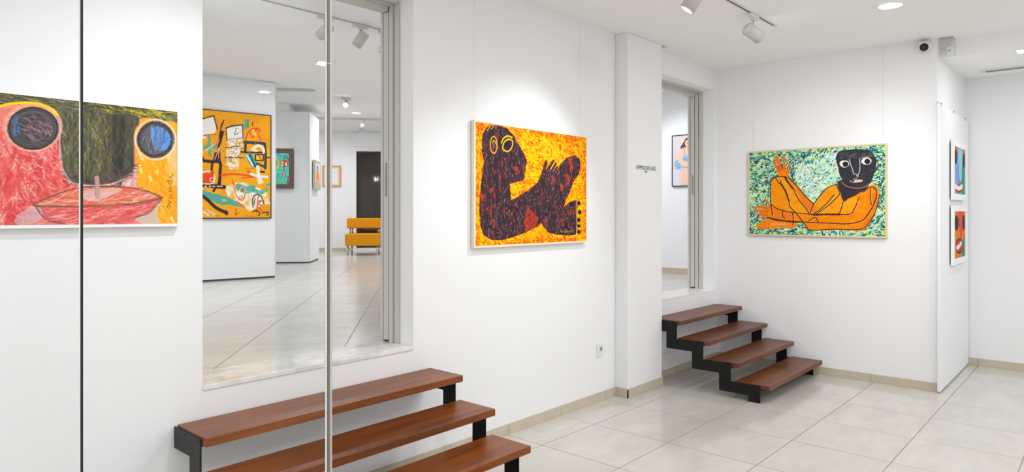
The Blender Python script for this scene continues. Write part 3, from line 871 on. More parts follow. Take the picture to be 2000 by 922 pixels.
dkr = (A.xx < 190) | ((A.yy < 60) & (A.xx < 330)) | (A.xx > 500)
A.dashes(dkr, 420, 15, 3.4, [(20, 90, 70), (24, 50, 110), (16, 112, 84)], ang3, 34, 0.9)
OR = (250, 138, 16); OR2 = (252, 160, 20); INK = (44, 36, 40); PK = (246, 200, 170)
A.poly([(345, 340), (322, 330), (308, 285), (330, 280), (395, 285), (405, 320), (395, 345)], OR)
for pts, wd in (([(325, 300), (308, 262), (287, 236)], 20), ([(345, 296), (326, 240), (308, 184)], 17), ([(350, 290), (322, 240), (296, 208)], 14), ([(368, 290), (366, 240), (362, 188)], 20), ([(388, 306), (404, 280), (414, 258)], 18)):
    A.st(pts, wd, (246, 112, 24)); 
for pts in ([(316, 258), (330, 296)], [(342, 230), (352, 282)], [(352, 250), (356, 280)], [(380, 262), (378, 290)], [(412, 270), (402, 318)]):
    A.st(pts, 3, INK, 0.9, 0.2)
A.st([(376, 285), (392, 292), (404, 276)], 3, PK, 0.9)
body = A.poly([(262, 385), (285, 352), (330, 342), (395, 335), (418, 352), (440, 392), (520, 470), (598, 556), (640, 500), (700, 430), (750, 402), (790, 405), (830, 535), (1000, 430), (1060, 400), (1100, 420), (1115, 480), (1092, 580), (1050, 680), (1020, 740), (960, 765), (800, 758), (600, 762), (545, 750), (510, 702), (462, 700), (340, 690), (262, 668), (240, 640), (262, 560), (258, 460)], OR, 1, False)
A.poly([(262, 400), (340, 350), (400, 520), (430, 610), (340, 600), (270, 560)], (250, 150, 16), 1)
A.poly([(340, 400), (400, 380), (560, 610), (440, 610)], OR2, 1)
A.poly([(640, 520), (770, 410), (815, 600), (640, 630)], OR2, 1)
A.poly([(830, 545), (950, 500), (900, 625), (810, 630)], (253, 166, 18), 1)
A.poly([(440, 380), (590, 560), (570, 620), (500, 520)], (240, 120, 40), 0.7)
A.poly([(1060, 420), (1105, 450), (1085, 580), (1020, 720), (960, 745), (1050, 600)], (238, 112, 20), 0.8)
A.poly([(250, 575), (150, 580), (235, 612), (128, 602), (225, 640), (160, 640), (250, 668), (350, 680), (440, 690), (430, 620), (350, 605)], (246, 128, 26))
for pts, wd in (([(245, 590), (200, 574), (148, 573)], 13), ([(240, 608), (190, 606), (128, 601)], 13), ([(245, 640), (200, 636), (160, 634)], 12), ([(250, 658), (210, 660), (170, 658)], 11), ([(262, 580), (240, 550), (218, 518)], 14)):
    A.st(pts, wd, (244, 118, 36)); A.st([(p[0], p[1] + 7) for p in pts], 2.5, (80, 60, 30), 0.7, 0.3)
A.poly([(145, 728), (160, 712), (205, 680), (280, 672), (380, 690), (460, 695), (466, 728), (440, 744), (330, 742), (290, 752), (250, 745), (200, 750), (160, 742)], (248, 138, 26))
for x in (175, 195, 218, 240): A.st([(x, 738), (x + 12, 750), (x - 4, 758)], 2.5, INK, 0.8, 0.1)
A.mottle(body, [(254, 172, 30), (244, 120, 14)], 20, 0.6, 1, 1, 0.45)
A.poly([(806, 372), (785, 402), (800, 450), (830, 532), (870, 512), (960, 468), (1010, 436), (1034, 398), (1010, 380)], (58, 54, 62))
hd = A.poly([(772, 205), (790, 152), (850, 134), (950, 128), (1040, 138), (1075, 180), (1086, 240), (1072, 320), (1040, 378), (985, 415), (900, 424), (842, 400), (805, 335), (788, 265)], (56, 55, 62))
A.mottle(hd, [(74, 72, 80)], 14, 0.55, 1, 1, 0.5)
A.dashes(A.poly([(785, 160), (1060, 150), (1060, 180), (790, 200)], (0, 0, 0), 0), 40, 12, 1.6, [(120, 118, 124), (150, 148, 154)], -20, 40, 0.7, dry=0.3)
WH = (240, 236, 226)
for ex, ey, er in ((838, 241, 38), (1010, 221, 40)):
    A.ell((ex, ey), er, 29, WH); A.ring((ex, ey), er + 2, 31, 3, INK, 0.6, 0.2)
    A.ell((ex + 8, ey + 3), 23, 22, (60, 56, 62)); A.ell((ex + 8, ey + 3), 17, 17, WH if False else (44, 42, 48))
A.st([(878, 208), (888, 250), (905, 295), (908, 318), (930, 322), (938, 338)], 5, WH, 0.95, 0.15)
A.st([(956, 200), (960, 250), (957, 300), (944, 330), (944, 345)], 5, WH, 0.95, 0.15)
A.st([(960, 200), (1000, 186), (1040, 188)], 4, WH, 0.8, 0.3)
A.ell((948, 374), 34, 11, (236, 196, 168)); A.st([(880, 372), (905, 385), (940, 384)], 4, WH, 0.9, 0.1)
A.st([(905, 362), (935, 355)], 4, WH, 0.9)
A.st([(770, 238), (760, 265), (768, 300), (790, 310)], 6, PK, 0.9, 0.1); A.st([(760, 240), (755, 262)], 4, INK)
A.st([(1086, 215), (1100, 235), (1096, 275), (1080, 290)], 8, (70, 66, 70)); A.st([(1094, 226), (1096, 262)], 3, PK)
A.st([(818, 385), (850, 412), (900, 428), (960, 430), (1010, 415), (1030, 400)], 5, (230, 140, 104), 0.95)
lines = [[(300, 345), (275, 362), (262, 395), (260, 470), (266, 560), (276, 640)], [(285, 352), (330, 340), (400, 350), (430, 380)],
         [(300, 350), (320, 385), (338, 392), (342, 372)], [(338, 392), (375, 450), (405, 530), (412, 575), (460, 625), (510, 690), (550, 740)],
         [(372, 345), (400, 390), (440, 440), (480, 520), (530, 580), (560, 625)], [(430, 375), (470, 420), (530, 490), (598, 556)],
         [(598, 556), (580, 600), (568, 632)], [(600, 552), (640, 500), (700, 432), (780, 400)], [(590, 640), (680, 570), (760, 482)],
         [(610, 640), (720, 560), (800, 480), (790, 440), (775, 405)], [(270, 560), (310, 590), (360, 606), (440, 622), (560, 634), (630, 645)],
         [(600, 640), (700, 636), (800, 638), (885, 632), (915, 595), (940, 540), (955, 500)], [(240, 662), (350, 686), (500, 696), (640, 702), (760, 706), (870, 710), (980, 682), (1040, 610), (1080, 530), (1092, 470), (1075, 430), (1035, 428), (985, 462)],
         [(560, 686), (612, 660), (636, 702)], [(358, 610), (356, 650), (372, 664)], [(432, 622), (440, 660), (436, 720)], [(828, 540), (818, 580), (800, 632)],
         [(1112, 480), (1090, 590), (1040, 690), (990, 745), (900, 756), (760, 752), (600, 760), (545, 750)], [(1045, 440), (1040, 500), (1050, 560)]]
for L in lines:
    A.st([(p[0] + 6, p[1] + 4) for p in L], 4, PK, 0.8, 0.45); A.st(L, 7, INK, 0.95, 0.12)
for L in lines[3:5] + lines[11:13]:
    A.st(L[:3], 14, INK, 0.9, 0.40)
for pts in ([(270, 720), (276, 706), (282, 720), (290, 708), (296, 720)], [(302, 716), (312, 708), (318, 718)], [(324, 712), (334, 718), (342, 708), (350, 718)], [(356, 712), (364, 718), (372, 708), (380, 718), (394, 712)]):
    A.st(pts, 4, (252, 206, 180), 0.95)
canvas_mesh('canvas', A, W_, H_, pl, t)

# ------------------------------------------------------------------ upper gallery partitions
def partition(name, loc, rz, L, T, z0, z1, label):
    t = empty(name, loc, rz, label, 'partition')
    bm = bmesh.new(); bx(bm, 0, L, 0, T, z0 + 0.022, z1); obj('panel', bm, M['panel'], t)
    bm = bmesh.new(); bx(bm, 0.01, L - 0.01, 0.012, T - 0.01, z0 + 0.001, z0 + 0.022); obj('recessed_plinth', bm, M['dark'], t)
    return t
PA1 = math.radians(-7.07)
p1o = Vector((4.335, 7.849, 0)) - Vector((math.cos(PA1), math.sin(PA1), 0)) * 2.6
t = partition('partition_wall', p1o, PA1, 2.6, 0.12, UF, 3.165, 'tall white partition carrying the yellow abstract painting, standing on the upper floor')
bm = bmesh.new(); bx(bm, 2.585, 2.60, -0.0015, 0, UF + 0.022, 3.165); obj('edge_strip', bm, M['trackw'], t)
PA2 = math.radians(-41.5)
pc = Vector((5.966, 9.74, 0))
t = partition('partition_wall', pc - Vector((math.cos(PA2), math.sin(PA2), 0)) * 1.5, PA2, 1.5, 0.90, UF, 3.185,
              'white box-shaped partition behind the yellow painting, with framed pictures on its front and side')
bm = bmesh.new()
bx(bm, 0.6, 1.5 - 0.33, 0.02, 0.50, 3.185, 3.309)
obj('top_duct', bm, M['louvre'] if False else M['ceil'], t)
bm = bmesh.new(); bx(bm, 1.488, 1.4995, -0.002, 0, UF + .022, 3.185); obj('corner_bead', bm, M['trackw'], t)

# ---- picture 4: amber abstract
d1 = Vector((math.cos(PA1), math.sin(PA1), 0))
right = Vector((4.268, 7.857, 0))
W_, H_ = 1.16, 1.262
cen4 = right - d1 * (W_ / 2 + 0.013)
t, quad, pl = picture('painting', (cen4.x, cen4.y, 2.1175), PA1, W_, H_, 0.030, 0.012, M['blackframe'],
                      'large amber-yellow abstract painting with black, white and teal figures in a thin black frame', gap=0.004,
                      wires=(0.50,), ztop=3.165)
A = Art(300, 326, W_, H_, quad, 11); A.src(380, 190, 3.546)
A.fill((250, 170, 10)); full = np.ones((A.h, A.w), bool)
A.mottle(full, [(236, 150, 10)], 43.5, 0.5, 1, 1, 0.5)
BR = (58, 34, 36); TE = (78, 172, 156); NV = (34, 52, 84); WT_ = (244, 240, 232); RD = (232, 74, 28)
A.poly([(40, 150), (130, 128), (155, 200), (140, 250), (90, 262), (80, 290), (40, 280)], WT_, 1, False)
A.st([(58, 150), (100, 138), (134, 128)], 8.7, BR, 0.9, 0.2); A.st([(132, 130), (158, 222)], 8.7, BR, 0.9, 0.2)
A.st([(60, 268), (80, 262), (150, 255)], 7.2, RD); A.ring((88, 270), 12, 7, 3, BR)
A.poly([(200, 152), (206, 160), (182, 228), (205, 235), (190, 300), (168, 360), (160, 440), (178, 360), (180, 450), (125, 450), (150, 330), (165, 290), (180, 200)], BR, 1, False)
A.st([(170, 290), (145, 380), (170, 350), (140, 430)], 5.8, (230, 200, 205), 0.9)
A.st([(105, 285), (98, 330), (108, 405)], 20.3, TE, 0.95, 0.25); A.st([(65, 352), (100, 338), (135, 345)], 23.2, TE, 0.95, 0.25); A.st([(80, 370), (130, 330)], 5.8, WT_)
A.st([(40, 370), (60, 430), (90, 446), (150, 440)], 14.5, BR); A.st([(60, 440), (110, 445), (175, 452), (176, 520), (172, 600)], 21.8, BR, 1, 0.1)
A.st([(125, 445), (118, 500), (125, 560)], 17.4, BR, 1, 0.2); A.st([(50, 605), (130, 615), (205, 622)], 29, BR); A.st([(175, 580), (130, 650)], 14.5, BR)
for x in (72, 102, 128, 158, 180): A.st([(x, 616), (x + 10, 617)], 8.7, (226, 206, 214))
A.ell((88, 562), 46, 38, RD); A.st([(50, 520), (100, 512), (135, 535), (135, 585), (110, 600), (60, 598)], 7.2, WT_); A.ring((120, 570), 14, 13, 5, WT_); A.poly([(110, 505), (136, 510), (130, 545), (112, 530)], RD)
A.poly([(222, 215), (326, 192), (332, 284), (232, 296)], WT_, 1, False)
A.poly([(222, 300), (330, 286), (334, 330), (312, 372), (322, 410), (300, 500), (250, 502), (214, 470), (220, 380)], WT_, 1, False, np.clip(A.n2 * 1.6, 0.35, 1))
A.st([(216, 216), (260, 200), (332, 192)], 10.2, NV, 0.9, 0.15); A.st([(332, 195), (334, 285)], 7.2, NV, 0.9, 0.2); A.st([(218, 230), (222, 300)], 7.2, NV, 0.8, 0.2); A.st([(230, 292), (330, 280)], 7.2, (140, 180, 210))
A.st([(290, 210), (276, 260), (300, 250)], 4.3, (60, 60, 70)); A.ring((300, 232), 18, 14, 3, (236, 170, 120), 0.8)
A.dashes(A.poly([(215, 330), (320, 310), (320, 480), (215, 480)], (0, 0, 0), 0), 60, 10, 1.6, [(70, 60, 90), (230, 130, 60), (60, 50, 50)], 0, 60, 0.8)
A.st([(215, 414), (340, 420)], 5.8, BR, 0.9, 0.2); A.st([(215, 350), (320, 335)], 5.8, BR, 0.8, 0.3)
A.st([(350, 160), (352, 215)], 23.2, TE, 0.9, 0.3); A.st([(368, 160), (366, 205)], 17.4, (90, 150, 110), 0.9, 0.3)
A.st([(350, 300), (372, 240), (400, 220), (440, 216), (455, 238)], 8.7, RD); A.st([(382, 240), (402, 282), (428, 218), (445, 270), (458, 300)], 7.2, RD); A.st([(405, 230), (418, 260)], 14.5, (250, 220, 120), 0.9, 0.2)
A.st([(345, 312), (410, 316), (482, 322)], 20.3, NV, 0.95, 0.2); A.st([(352, 318), (350, 380)], 17.4, NV, 0.95, 0.25); A.st([(484, 322), (490, 400), (488, 492)], 17.4, NV, 0.95, 0.15); A.st([(320, 378), (400, 384), (480, 382)], 11.6, NV); A.st([(490, 415), (516, 418)], 8.7, NV)
A.poly([(350, 392), (400, 395), (440, 490), (395, 480), (365, 440)], TE, 0.95); A.st([(360, 400), (400, 470)], 11.6, WT_, 0.9, 0.2); A.st([(380, 395), (420, 480)], 8.7, NV)
A.st([(410, 350), (440, 335), (470, 350), (478, 378)], 20.3, WT_, 0.95, 0.2); A.st([(395, 360), (430, 372)], 13, WT_)
A.poly([(420, 398), (474, 398), (474, 438), (422, 438)], (250, 206, 60), 1, False); A.st([(420, 398), (474, 398), (474, 438), (422, 438), (420, 398)], 8.7, BR, sm=False); A.st([(445, 410), (458, 424)], 11.6, RD); A.st([(430, 460), (480, 480)], 17.4, NV, 0.9, 0.2)
A.st([(455, 515), (480, 518)], 14.5, NV); A.st([(350, 493), (410, 494)], 4.3, RD)
A.st([(180, 540), (260, 532), (320, 536), (430, 548)], 11.6, RD, 1, 0.1); A.st([(325, 558), (430, 550)], 8.7, RD); A.st([(370, 515), (388, 522)], 17.4, RD); A.st([(205, 528), (212, 550)], 5.8, RD)
A.st([(388, 530), (430, 545), (500, 552)], 18.8, WT_, 0.95, 0.15); A.st([(436, 482), (442, 540), (450, 592)], 23.2, WT_, 0.95, 0.2); A.st([(455, 560), (470, 590)], 13, WT_, 0.9)
A.poly([(215, 630), (260, 600), (350, 590), (400, 640), (460, 640), (500, 660), (510, 730), (440, 760), (380, 790), (330, 740), (250, 720)], WT_, 1, True, np.clip(A.n1 * 1.2 + A.n2 * 0.6 - 0.2, 0, 1))
A.st([(305, 620), (350, 640), (400, 632)], 49.3, TE, 0.9, 0.2); A.st([(410, 640), (450, 660), (495, 640)], 29, TE, 0.85, 0.3); A.st([(500, 610), (520, 600)], 14.5, TE); A.st([(426, 630), (450, 636)], 14.5, WT_); A.ell((332, 640), 10, 16, RD); A.ring((330, 645), 20, 20, 3, WT_)
A.poly([(40, 640), (110, 660), (190, 680), (250, 700), (300, 735), (320, 760), (240, 745), (180, 745), (90, 700), (40, 690)], TE, 0.97); A.ell((205, 712), 16, 8, (242, 190, 40))
A.st([(40, 672), (90, 710), (150, 765), (222, 800)], 23.2, BR); A.st([(215, 790), (222, 806)], 20.3, BR)
A.poly([(40, 770), (90, 780), (150, 820), (60, 825), (40, 820)], WT_, 0.8, True, np.clip(A.n2 * 1.8 - 0.2, 0, 1)); A.st([(60, 770), (110, 810), (170, 822)], 4.3, RD); A.st([(90, 780), (130, 815)], 7.2, (230, 200, 190))
A.st([(262, 570), (276, 640), (300, 700), (335, 712), (348, 660)], 5.1, RD); A.ring((318, 694), 12, 12, 4, RD); A.st([(290, 720), (345, 760)], 8.7, RD, 0.9, 0.2); A.st([(285, 770), (288, 812)], 7.2, RD); A.st([(280, 812), (305, 800)], 7.2, RD); A.st([(300, 620), (262, 590)], 4.3, RD)
A.st([(404, 760), (402, 700), (430, 672), (462, 690), (480, 740)], 7.2, BR); A.st([(418, 700), (410, 740)], 5.8, BR); A.st([(440, 680), (428, 800)], 5.8, (200, 60, 40)); A.st([(440, 720), (462, 715), (440, 740), (470, 748)], 7.2, RD); A.st([(440, 760), (470, 790)], 7.2, RD)
A.st([(398, 792), (430, 784), (450, 800), (440, 820)], 7.2, BR); A.st([(470, 800), (510, 795), (500, 815)], 7.2, BR)
A.st([(490, 730), (520, 732)], 14.5, WT_, 0.9, 0.2); A.st([(350, 820), (410, 824)], 3.6, (150, 90, 10), 0.8, 0.3)
A.st([(150, 120), (180, 112)], 4.3, RD, 0.7, 0.3); A.st([(400, 175), (402, 200)], 5.8, BR)
canvas_mesh('canvas', A, W_, H_, pl, t)

# ---- picture 5: turquoise figures in a wide walnut frame, front of the box partition
d2 = Vector((math.cos(PA2), math.sin(PA2), 0)); n2 = Vector((math.sin(PA2), -math.cos(PA2), 0))
def on2(u, z): return (pc.x - d2.x * u, pc.y - d2.y * u, z)
W_, H_ = 0.60, 0.50
c5 = on2(0.242 + 0.075 + W_ / 2, 2.262)
t, quad, pl = picture('painting', c5, PA2, W_, H_, 0.045, 0.072, M['brownframe'],
                      'small turquoise painting of a red-headed figure in a wide brown wooden frame', gap=0.004, wires=(0.32,), ztop=3.18, bevelled=0.016)
A = Art(190, 158, W_, H_, quad, 13); A.src(535, 280, 9.222)
A.fill((84, 218, 194)); A.mottle(np.ones((A.h, A.w), bool), [(130, 232, 214), (60, 206, 170)], 20, 0.5, 1, 1, 0.6)
A.poly([(180, 150), (335, 150), (335, 290), (200, 180)], (50, 212, 170), 0.9)
A.ell((120, 190), 58, 58, (104, 160, 220), 0.95); A.ell((132, 180), 36, 36, (90, 214, 190), 0.95)
A.ell((300, 360), 26, 46, (104, 152, 222)); A.poly([(275, 440), (332, 440), (332, 495), (275, 495)], (130, 104, 96), 1, False)
A.poly([(245, 590), (330, 600), (335, 740), (222, 730)], (142, 112, 96), 1, False); A.st([(262, 628), (298, 668)], 9, (240, 240, 236)); A.st([(295, 625), (262, 668)], 9, (240, 240, 236))
A.ell((188, 362), 64, 72, (232, 70, 34)); A.ell((150, 345), 26, 16, (246, 240, 236)); A.ell((218, 375), 24, 36, (246, 244, 240)); A.ring((218, 375), 20, 30, 5, (200, 50, 40)); A.ell((150, 390), 22, 14, (240, 230, 220))
A.st([(180, 265), (190, 238), (215, 230), (240, 260), (262, 310)], 12, (36, 46, 50)); A.st([(180, 275), (230, 270)], 14, (40, 110, 90)); A.st([(255, 290), (250, 420)], 6, (50, 30, 30)); A.st([(125, 320), (118, 370)], 6, (60, 40, 40))
A.st([(175, 430), (178, 480)], 12, (60, 50, 60)); A.poly([(150, 500), (205, 500), (230, 620), (190, 570), (140, 640), (120, 600)], (190, 180, 200)); A.st([(105, 500), (140, 485), (200, 490), (245, 525)], 5, (60, 50, 50)); A.st([(160, 510), (145, 600), (110, 640)], 7, (60, 60, 70)); A.st([(195, 520), (225, 610)], 7, (60, 60, 70)); A.st([(110, 650), (130, 650)], 8, (240, 240, 236))
A.st([(45, 280), (60, 330), (75, 400), (60, 450)], 34, (250, 206, 50)); A.st([(45, 300), (50, 400)], 14, (226, 80, 40)); A.ell((-60, 400), 70, 90, (246, 200, 60)); A.st([(-60, 480), (-60, 600)], 12, (60, 50, 60)); A.st([(45, 540), (70, 560), (45, 620)], 6, (40, 50, 60)); A.st([(50, 680), (75, 695)], 6, (40, 50, 60))
canvas_mesh('canvas', A, W_, H_, pl, t)

# ---- picture 6: orange seated shape, on the side of the box partition
PS2 = PA2 + PI / 2
W_, H_ = 0.46, 0.42
cs = pc + Vector((math.cos(PS2), math.sin(PS2), 0)) * 0.50
t, quad, pl = picture('painting', (cs.x, cs.y, 2.185), PS2, W_, H_, 0.05, 0.035, M['silverframe'],
                      'narrow pale-framed painting of an orange shape hung on the side of the box-shaped partition', gap=0.012)
A = Art(110, 100, W_, H_, quad, 17)
A.src(quad[0][0], quad[0][1], 1)
def uv(A, u, v):
    Hi = np.linalg.inv(A.Hm); q = Hi @ np.array([u * A.w, v * A.h, 1]); return (q[0] / q[2], q[1] / q[2])
A.src(0, 0, 1)
def UV(A, pts): return [uv(A, *p) for p in pts]
A.fill((214, 218, 226)); A.poly(UV(A, [(0.3, 0.35), (0.55, 0.12), (0.75, 0.4), (0.85, 0.65), (0.75, 0.9), (0.35, 0.92), (0.2, 0.7)]), (238, 142, 66))
A.poly(UV(A, [(0, 0.75), (0.3, 0.85), (1, 0.82), (1, 1), (0, 1)]), (190, 190, 170)); A.st(UV(A, [(0.45, 0.3), (0.55, 0.6), (0.4, 0.85)]), 1, (200, 90, 40)); A.poly(UV(A, [(0.35, 0.68), (0.6, 0.66), (0.55, 0.82), (0.4, 0.82)]), (236, 186, 180)); A.st(UV(A, [(0.4, 0.15), (0.6, 0.2)]), 1.5, (80, 100, 150))
canvas_mesh('canvas', A, W_, H_, pl, t)

# ---- picture 7: faint drawing on the far wall
Rf = Matrix.Rotation(-0.7103, 3, 'Z')
def onfar(u, z):
    v = Vector((8.0, 12.60, 0)) + Rf @ Vector((u, 0, 0)); return (v.x, v.y, z)
W_, H_ = 0.32, 0.385
t, quad, pl = picture('drawing', onfar(0.22, 2.335), -0.7103, W_, H_, 0.03, 0.034, M['goldframe'],
                      'faint line drawing with a cream mat in a pale wooden frame on the far wall', 'drawing', gap=0.004)
A = Art(90, 110, W_, H_, quad, 19)
A.fill((240, 214, 178)); A.poly(UV(A, [(0.09, 0.07), (0.91, 0.07), (0.91, 0.93), (0.09, 0.93)]), (242, 230, 206), 1, False)
A.poly(UV(A, [(0.15, 0.12), (0.85, 0.12), (0.85, 0.88), (0.15, 0.88)]), (238, 240, 242), 1, False)
for pts in ([(0.5, 0.2), (0.6, 0.25), (0.75, 0.32), (0.7, 0.4)], [(0.35, 0.3), (0.5, 0.24), (0.6, 0.34)], [(0.4, 0.6), (0.55, 0.56), (0.6, 0.7)], [(0.3, 0.5), (0.5, 0.46), (0.7, 0.52)]):
    A.st(UV(A, pts), 0.5, (190, 192, 196), 0.8)
canvas_mesh('canvas', A, W_, H_, pl, t)

# ---- picture 8: seated woman, through the far opening
W_, H_ = 0.56, 0.66
t, quad, pl = picture('painting', (8.177, 4.408 - W_ / 2, 2.237), -PI / 2, W_, H_, 0.03, 0.012, M['blackframe'],
                      'portrait of a seated long-haired woman in a blue swimsuit, seen through the far doorway', gap=0.004)
A = Art(150, 176, W_, H_, quad, 23); A.src(1290, 240, 6.586)
A.fill((222, 212, 214)); A.poly([(130, 600), (600, 560), (600, 860), (130, 860)], (224, 222, 238), 1, False); A.mottle(np.ones((A.h, A.w), bool), [(230, 218, 222)], 20, 0.5, 1, 1, 0.4)
SK = (246, 206, 176)
A.poly([(262, 335), (300, 250), (330, 200), (370, 190), (440, 200), (500, 320), (460, 340)], (96, 78, 74))
A.poly([(300, 320), (350, 310), (430, 310), (490, 330), (520, 430), (500, 560), (450, 600), (260, 590), (240, 520), (235, 430), (262, 345)], SK)
A.ell((358, 268), 42, 52, (246, 200, 170)); A.st([(335, 265), (346, 266)], 5, (120, 84, 74)); A.st([(366, 262), (378, 262)], 5, (120, 84, 74)); A.st([(352, 275), (350, 290), (358, 292)], 3, (220, 150, 120)); A.st([(345, 305), (366, 304)], 5, (214, 110, 96))
BL = (150, 184, 228)
A.poly([(290, 325), (312, 330), (330, 420), (400, 415), (440, 420), (450, 500), (300, 492), (290, 450), (310, 410)], BL)
A.poly([(190, 500), (225, 475), (250, 520), (330, 560), (450, 550), (450, 590), (330, 590), (230, 606), (190, 570)], BL)
bl = A.poly([(190, 500), (450, 500), (450, 600), (190, 600)], (0, 0, 0), 0) | A.poly([(300, 420), (440, 420), (440, 500), (300, 490)], (0, 0, 0), 0)
A.dashes(bl & (np.abs(A.a[..., 2] - 228) < 6), 60, 5, 2, [(96, 130, 210), (236, 242, 250)], 30, 90, 0.9)
A.poly([(250, 500), (330, 520), (400, 500), (440, 540), (330, 560), (260, 540)], SK)
A.poly([(262, 590), (370, 590), (378, 700), (365, 790), (320, 782), (268, 785), (262, 690)], (246, 204, 184)); A.poly([(385, 590), (470, 590), (470, 790), (392, 790)], (244, 198, 176))
A.st([(376, 600), (372, 700)], 4, (226, 170, 140)); A.st([(270, 785), (330, 790)], 6, (232, 160, 140)); A.st([(250, 440), (260, 520)], 3, (230, 170, 140)); A.st([(330, 540), (400, 530)], 3, (230, 170, 140))
canvas_mesh('canvas', A, W_, H_, pl, t)

# ------------------------------------------------------------------ mounted panel at the back wall corner, with two small pictures
t = empty('display_panel', (6.725, YB, 0), 0, 'tall thin white display panel fixed beside the back wall, carrying two small pictures', 'panel')
bm = bmesh.new(); bx(bm, 0, 1.475, -0.032, -0.008, 0.012, 2.475); obj('board', bm, M['panel'], t, bevel=0.002)
for xb_ in (0.047, 1.43):
    bm = bmesh.new(); bx(bm, xb_, xb_ + 0.038, -0.0078, -0.0005, 0.013, 2.47); obj('batten', bm, M['trackw'], t)
for x in (0.02, 0.62, 1.25):
    bm = bmesh.new(); bx(bm, x, x + 0.02, -0.036, -0.001, 2.476, 2.482); bx(bm, x, x + 0.02, -0.036, -0.033, 2.455, 2.482); bx(bm, x, x + 0.02, -0.006, -0.001, 2.482, 2.50)
    obj('clip', bm, M['chrome'], t)
PF = YB - 0.032
def smallpic(zc, H, label, fn, seed):
    W_ = 0.60
    t, quad, pl = picture('painting', (7.49, PF, zc), 0, W_, H, 0.034, 0.055, M['whiteframe'], label, gap=0.012, proud=0.008)
    A = Art(110, 90, W_, H, quad, seed); fn(A); canvas_mesh('canvas', A, W_, H, pl, t)
def f9(A):
    A.fill((130, 160, 220))
    P = lambda q: UV(A, q)
    A.poly(P([(0.4, 0), (0.85, 0), (0.75, 0.5), (0.65, 0.75), (0.5, 0.75), (0.4, 0.4)]), (150, 205, 222), 1, False)
    A.poly(P([(0.8, 0), (1, 0), (1, 1), (0.7, 1), (0.72, 0.5)]), (70, 150, 110), 1, False)
    A.poly(P([(0, 0), (0.35, 0), (0.35, 0.12), (0, 0.12)]), (226, 110, 60), 1, False); A.poly(P([(0.85, 0), (1, 0), (1, 0.12), (0.85, 0.12)]), (226, 110, 60), 1, False)
    A.ell(uv(A, 0.16, 0.22), 3.5, 14, (64, 60, 60)); A.ell(uv(A, 0.93, 0.24), 2.5, 14, (60, 56, 56))
    A.st(P([(0.4, 0.35), (0.45, 0.6), (0.55, 0.75), (0.68, 0.7)]), 0.8, (40, 50, 70))
    A.ell(uv(A, 0.45, 0.87), 7.5, 9, (214, 66, 62)); A.st(P([(0.15, 0.84), (0.45, 0.88), (0.75, 0.82)]), 3.5, (240, 232, 228)); A.st(P([(0.15, 0.9), (0.45, 0.93), (0.75, 0.88)]), 0.6, (60, 40, 40))
def f10(A):
    A.fill((232, 120, 36))
    P = lambda q: UV(A, q)
    A.poly(P([(0, 0), (0.15, 0), (0.15, 1), (0, 1)]), (150, 180, 110), 1, False); A.poly(P([(0.75, 0.7), (1, 0.5), (1, 1), (0.7, 1)]), (60, 150, 110), 1, False)
    A.poly(P([(0.4, 0), (0.8, 0), (0.78, 0.4), (0.7, 0.6), (0.6, 0.65), (0.5, 0.4)]), (226, 80, 72), 1, False)
    A.ell(uv(A, 0.25, 0.25), 4.2, 15, (60, 54, 56)); A.ell(uv(A, 0.9, 0.25), 3.2, 15, (60, 54, 56))
    A.ell(uv(A, 0.5, 0.75), 6.5, 12, (206, 58, 58)); A.st(P([(0.25, 0.78), (0.45, 0.76), (0.7, 0.68)]), 3, (240, 226, 220)); A.ring(uv(A, 0.5, 0.75), 7, 13, 1, (70, 40, 40))
smallpic(1.93, 0.43, 'upper white-framed picture of a narrow blue and green face on the display panel', f9, 31)
smallpic(1.34, 0.43, 'lower white-framed picture of a narrow orange and red face on the display panel', f10, 37)

# ------------------------------------------------------------------ glass door in front of the left part of the view
GY = 1.55
gd = empty('glass_door', (0, GY, 0), 0, 'frameless clear glass door standing at the left, with a black rubber joint and a milky edge seal', 'glass door')
bm = bmesh.new(); bx(bm, 0.4375, 1.001, 0, 0.010, 0.012, 2.95); obj('glass_leaf', bm, M['glass'], gd)
bm = bmesh.new(); bx(bm, -0.10, 0.4325, 0, 0.010, 0.012, 2.95); obj('glass_side_panel', bm, M['glass'], gd)
bm = bmesh.new(); bx(bm, 0.4328, 0.4372, -0.001, 0.011, 0.012, 2.95); obj('rubber_joint', bm, M['black'], gd)
bm = bmesh.new()
prism(bm, [(1.0015, -0.002), (1.0090, -0.002), (1.0090, 0.012), (1.0015, 0.012)], 2, 0.012, 2.95)
es = obj('edge_seal', bm, M['seal'], gd)
bm = bmesh.new()
prism(bm, [(1.0092, -0.001), (1.0165, -0.001), (1.0165, 0.011), (1.0092, 0.011)], 2, 0.012, 2.95)
obj('edge_lip', bm, M['seal2'], es)
bm = bmesh.new(); bx(bm, 0.92, 1.0, -0.012, 0.022, 2.951, CZ - 0.001); bx(bm, -0.1, 0.0, -0.012, 0.022, 2.951, CZ - 0.001)
bx(bm, 0.92, 0.985, -0.008, 0.018, 0.001, 0.0115); bx(bm, -0.1, 0.0, -0.008, 0.018, 0.001, 0.0115); obj('pivot_fitting', bm, M['chrome'], gd)

